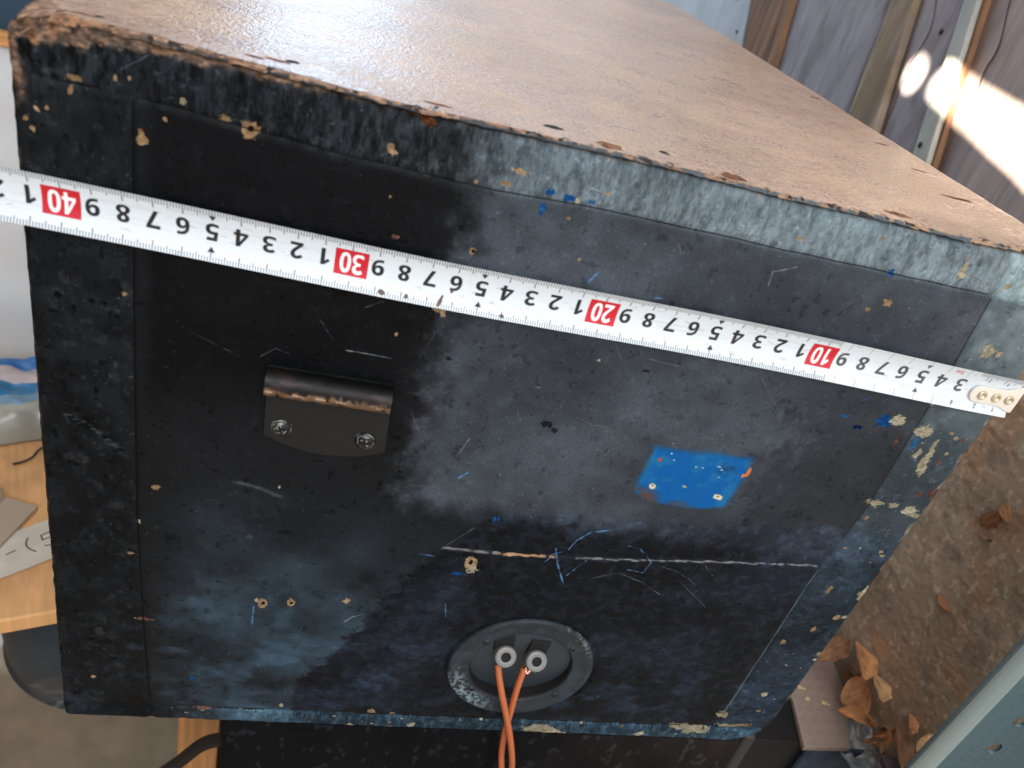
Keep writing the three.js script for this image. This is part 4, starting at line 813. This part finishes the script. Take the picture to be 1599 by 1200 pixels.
// ------------------------------------------------------------------ the left: table, things on it, sheet behind
{
  const ply = mat({ map: woodTex(512, 512, [226, 168, 110], { amp: 0.06, sx: 160, sy: 20 }), roughness: 0.6 });
  const t = thing('work_table', 'orange wooden table behind the left side of the cabinet', 'table', [-12, -62, -30]);
  const yaw = (g) => g.translate(9.82, 0, 14.22).rotateY(0.38).translate(-9.82, 0, -14.22);
  const tg = boxG(-62, 0.5, -13.6, -12, -47, -14.2, 0.25); const u = tg.attributes.uv, pp = tg.attributes.position; for (let i = 0; i < pp.count; i++) u.setXY(i, pp.getX(i) / 40, pp.getZ(i) / 40);
  put('tabletop', yaw(tg), ply, t);
  const legM = mat({ map: woodTex(128, 256, [196, 138, 84], { amp: 0.3 }), roughness: 0.6 });
  put('leg', boxG(3.3, 6.6, -62, -13.7, -16.5, -12.6, 0.2), legM, t);
  put('leg', boxG(-58, -55, -62, -14, -30, -27, 0.2), legM, t); put('leg', boxG(-48, -45, -62, -14, -58, -55, 0.2), legM, t);
  // printed bag on the table
  const bagTex = texOf(pixels(256, 256, (x, y) => {
    const n = fbm(x / 40, y / 40, 3), v = y / 256 + 0.12 * (n - 0.5), uu = x / 256 + 0.14 * (n - 0.5); let c = [112, 142, 164];
    if (v > 0.62) c = [40, 104, 164]; if (v > 0.3 && v < 0.5 && uu > 0.4) c = [44, 116, 158]; if (v > 0.5 && v < 0.66 && uu > 0.45) c = [196, 176, 172]; if (uu < 0.42 && v > 0.3) c = [104, 132, 108]; if (v > 0.86) c = [40, 66, 84]; if (v < 0.22) c = [150, 146, 132];
    const l = 0.9 + 0.25 * n; return c.map((k) => k * l);
  }), true);
  const bag = sheet(40, 40, (a, b) => { const x = (a - 0.5) * 2, z = (b - 0.5) * 2, k = Math.pow(Math.max(0, (1 - x ** 4) * (1 - z ** 4)), 0.6); return [x * 7.5, 0.4 + 4.8 * k * (0.75 + 0.6 * (fbm(a * 5, b * 5, 3) - 0.4)), z * 4.8]; });
  const o = single('printed_bag', bag, pmat({ map: bagTex, roughness: 0.35, clearcoat: 0.3 }), [0, 0, 0], 'blue and white printed plastic bag lying on the orange table', 'bag'); o.position.copy(at(-19.5, -12.2, -37.5)); o.rotation.set(0, 0.5, 0);
  const pr = new THREE.Shape([[0, 0], [3.4, 0], [3.4, 0.35], [0.7, 0.4], [0.35, 1.5], [0, 1.5]].map(([a, b]) => new THREE.Vector2(a, b)));
  const ang = single('angle_profile', new THREE.ExtrudeGeometry(pr, { depth: 12, bevelEnabled: true, bevelSize: 0.05, bevelThickness: 0.05 }).translate(-1.7, 0, -6), mat({ color: 0xb39d86, roughness: 0.45 }), [0, 0, 0], 'beige angle profile lying on the orange table', 'profile'); ang.position.copy(at(-14.5, -11.9, -20.2)); ang.rotation.y = -0.2;
  const pc = pixels(512, 256, (x, y) => { const n = fbm(x / 60, y / 60, 3); return [214 + 20 * (n - 0.5), 200 + 18 * (n - 0.5), 182 + 18 * (n - 0.5)]; }), g = pc.getContext('2d');
  g.strokeStyle = '#4a3a30'; g.lineWidth = 7; g.lineCap = 'round'; g.lineJoin = 'round'; g.beginPath();
  g.moveTo(176, 128); g.lineTo(216, 124); g.moveTo(292, 74); g.quadraticCurveTo(246, 122, 286, 178); g.moveTo(398, 84); g.lineTo(346, 88); g.lineTo(340, 122); g.quadraticCurveTo(398, 112, 388, 154); g.quadraticCurveTo(370, 184, 334, 164); g.stroke();
  const pap = sheet(24, 12, (a, b) => [(a - 0.5) * 8.6, 0.06 + 0.1 * noise(a * 5, b * 3), (0.5 - b) * 4.3]);
  const po = single('paper_note', pap, mat({ map: texOf(pc, true), roughness: 0.9, side: THREE.DoubleSide }), [0, 0, 0], 'white paper strip with handwriting on the orange table', 'paper'); po.position.copy(at(-10.9, -11.95, -21.3)); po.rotation.y = 0.75;
  single('thin_cable', tube([[-15.6, -11.85, -30.9], [-14.89, -11.8, -31.32], [-14.33, -11.6, -31.8], [-13.9, -11.2, -32.7], [-12, -11, -34]], 0.11, 30, 8), mat({ color: 0x2a2522, roughness: 0.6 }), [-14, -12, -32], 'thin dark cable end on the orange table', 'cable');
  single('black_cable', tube([[2.2, -22.5, -8.5], [4.52, -18.54, -8], [6.18, -15.99, -8], [9, -13, -7], [14, -11, -8]], 0.5, 40, 10), mat({ color: 0x1d1614, roughness: 0.6 }), [5, -22, -8], 'black cable passing in front of the table leg', 'cable');
}
{
  // ribbed black bucket below the table
  const pts = [[0.1, -33.6], [3.5, -33.4], [5.8, -32.4], [7.2, -31.2], [7.45, -30.8], [7.15, -30.5], [8.3, -29.1], [8.6, -28.7], [8.3, -28.4], [9.05, -27.9], [9.4, -27.4], [9.15, -26.9], [9.3, -24.5], [9.1, -21.5], [8.2, -19], [6, -16.5], [4, -15], [4, -13.8]].map(([a, b]) => new THREE.Vector2(a, b));
  const tub = thing('black_bucket', 'ribbed black rubber bucket hanging under the orange table', 'bucket', [-5.5, -36.2, -26]);
  put('bowl', new THREE.LatheGeometry(pts, 64).translate(-5.5, 0.9, -26), mat({ color: 0x323a41, roughness: 0.32 }), tub);
  const flap = sheet(16, 16, (u, v) => [mix(-9.4, -4, u) + 0.5 * noise(u * 4, v * 4), mix(-25, -19, v) - 2.5 * (1 - u) * v, -16.2 + 0.8 * noise(u * 3 + 5, v * 3)]);
  single('clear_wrapper', flap, pmat({ color: 0xf4f6f7, transmission: 1, thickness: 0, roughness: 0.06, side: THREE.DoubleSide }), [-7, -25, -16], 'clear plastic wrapper hanging beside the black bucket', 'wrapper');
}
{
  const m = mat({ map: texOf(pixels(256, 256, (x, y) => { const n = fbm(x / 60, y / 30, 3), l = 1 + 0.08 * (n - 0.5); return [232 * l, 234 * l, 234 * l]; }), true), roughness: 0.75 });
  const fold = (y, x) => 0.1 * Math.sin(y * 0.9 + 0.4 * Math.sin(x * 0.1)) + 0.5 * (fbm(x * 0.1, y * 0.16, 3) - 0.5);
  const t = thing('white_sheet', 'white sheet hanging behind the orange table', 'sheet', [-30, -60, -47]);
  put('cloth', sheet(60, 90, (u, v) => { const x = mix(-90, -0.8, u), y = mix(-60, 20.3, v); return [x, y, -47 + fold(y, x)]; }), m, t);
  put('rail', boxG(-90, -0.8, 20.2, 21.3, -47.6, -46.2, 0.2), mat({ map: woodTex(256, 64, [206, 146, 88]), roughness: 0.6 }), t, 'orange wooden rail along the top of the sheet');
  single('blue_cloth', sheet(50, 30, (u, v) => { const x = mix(-90, -0.8, u), y = mix(15, 60, v); return [x, y, -50 + 1.6 * (fbm(x * 0.2, y * 0.1, 3) - 0.5)]; }), mat({ color: 0x3a4d5e, roughness: 0.9, side: THREE.DoubleSide }), [-40, 15, -50], 'dark blue cloth above the orange rail at the upper left corner', 'cloth');
}
renderer.render(scene, camera);
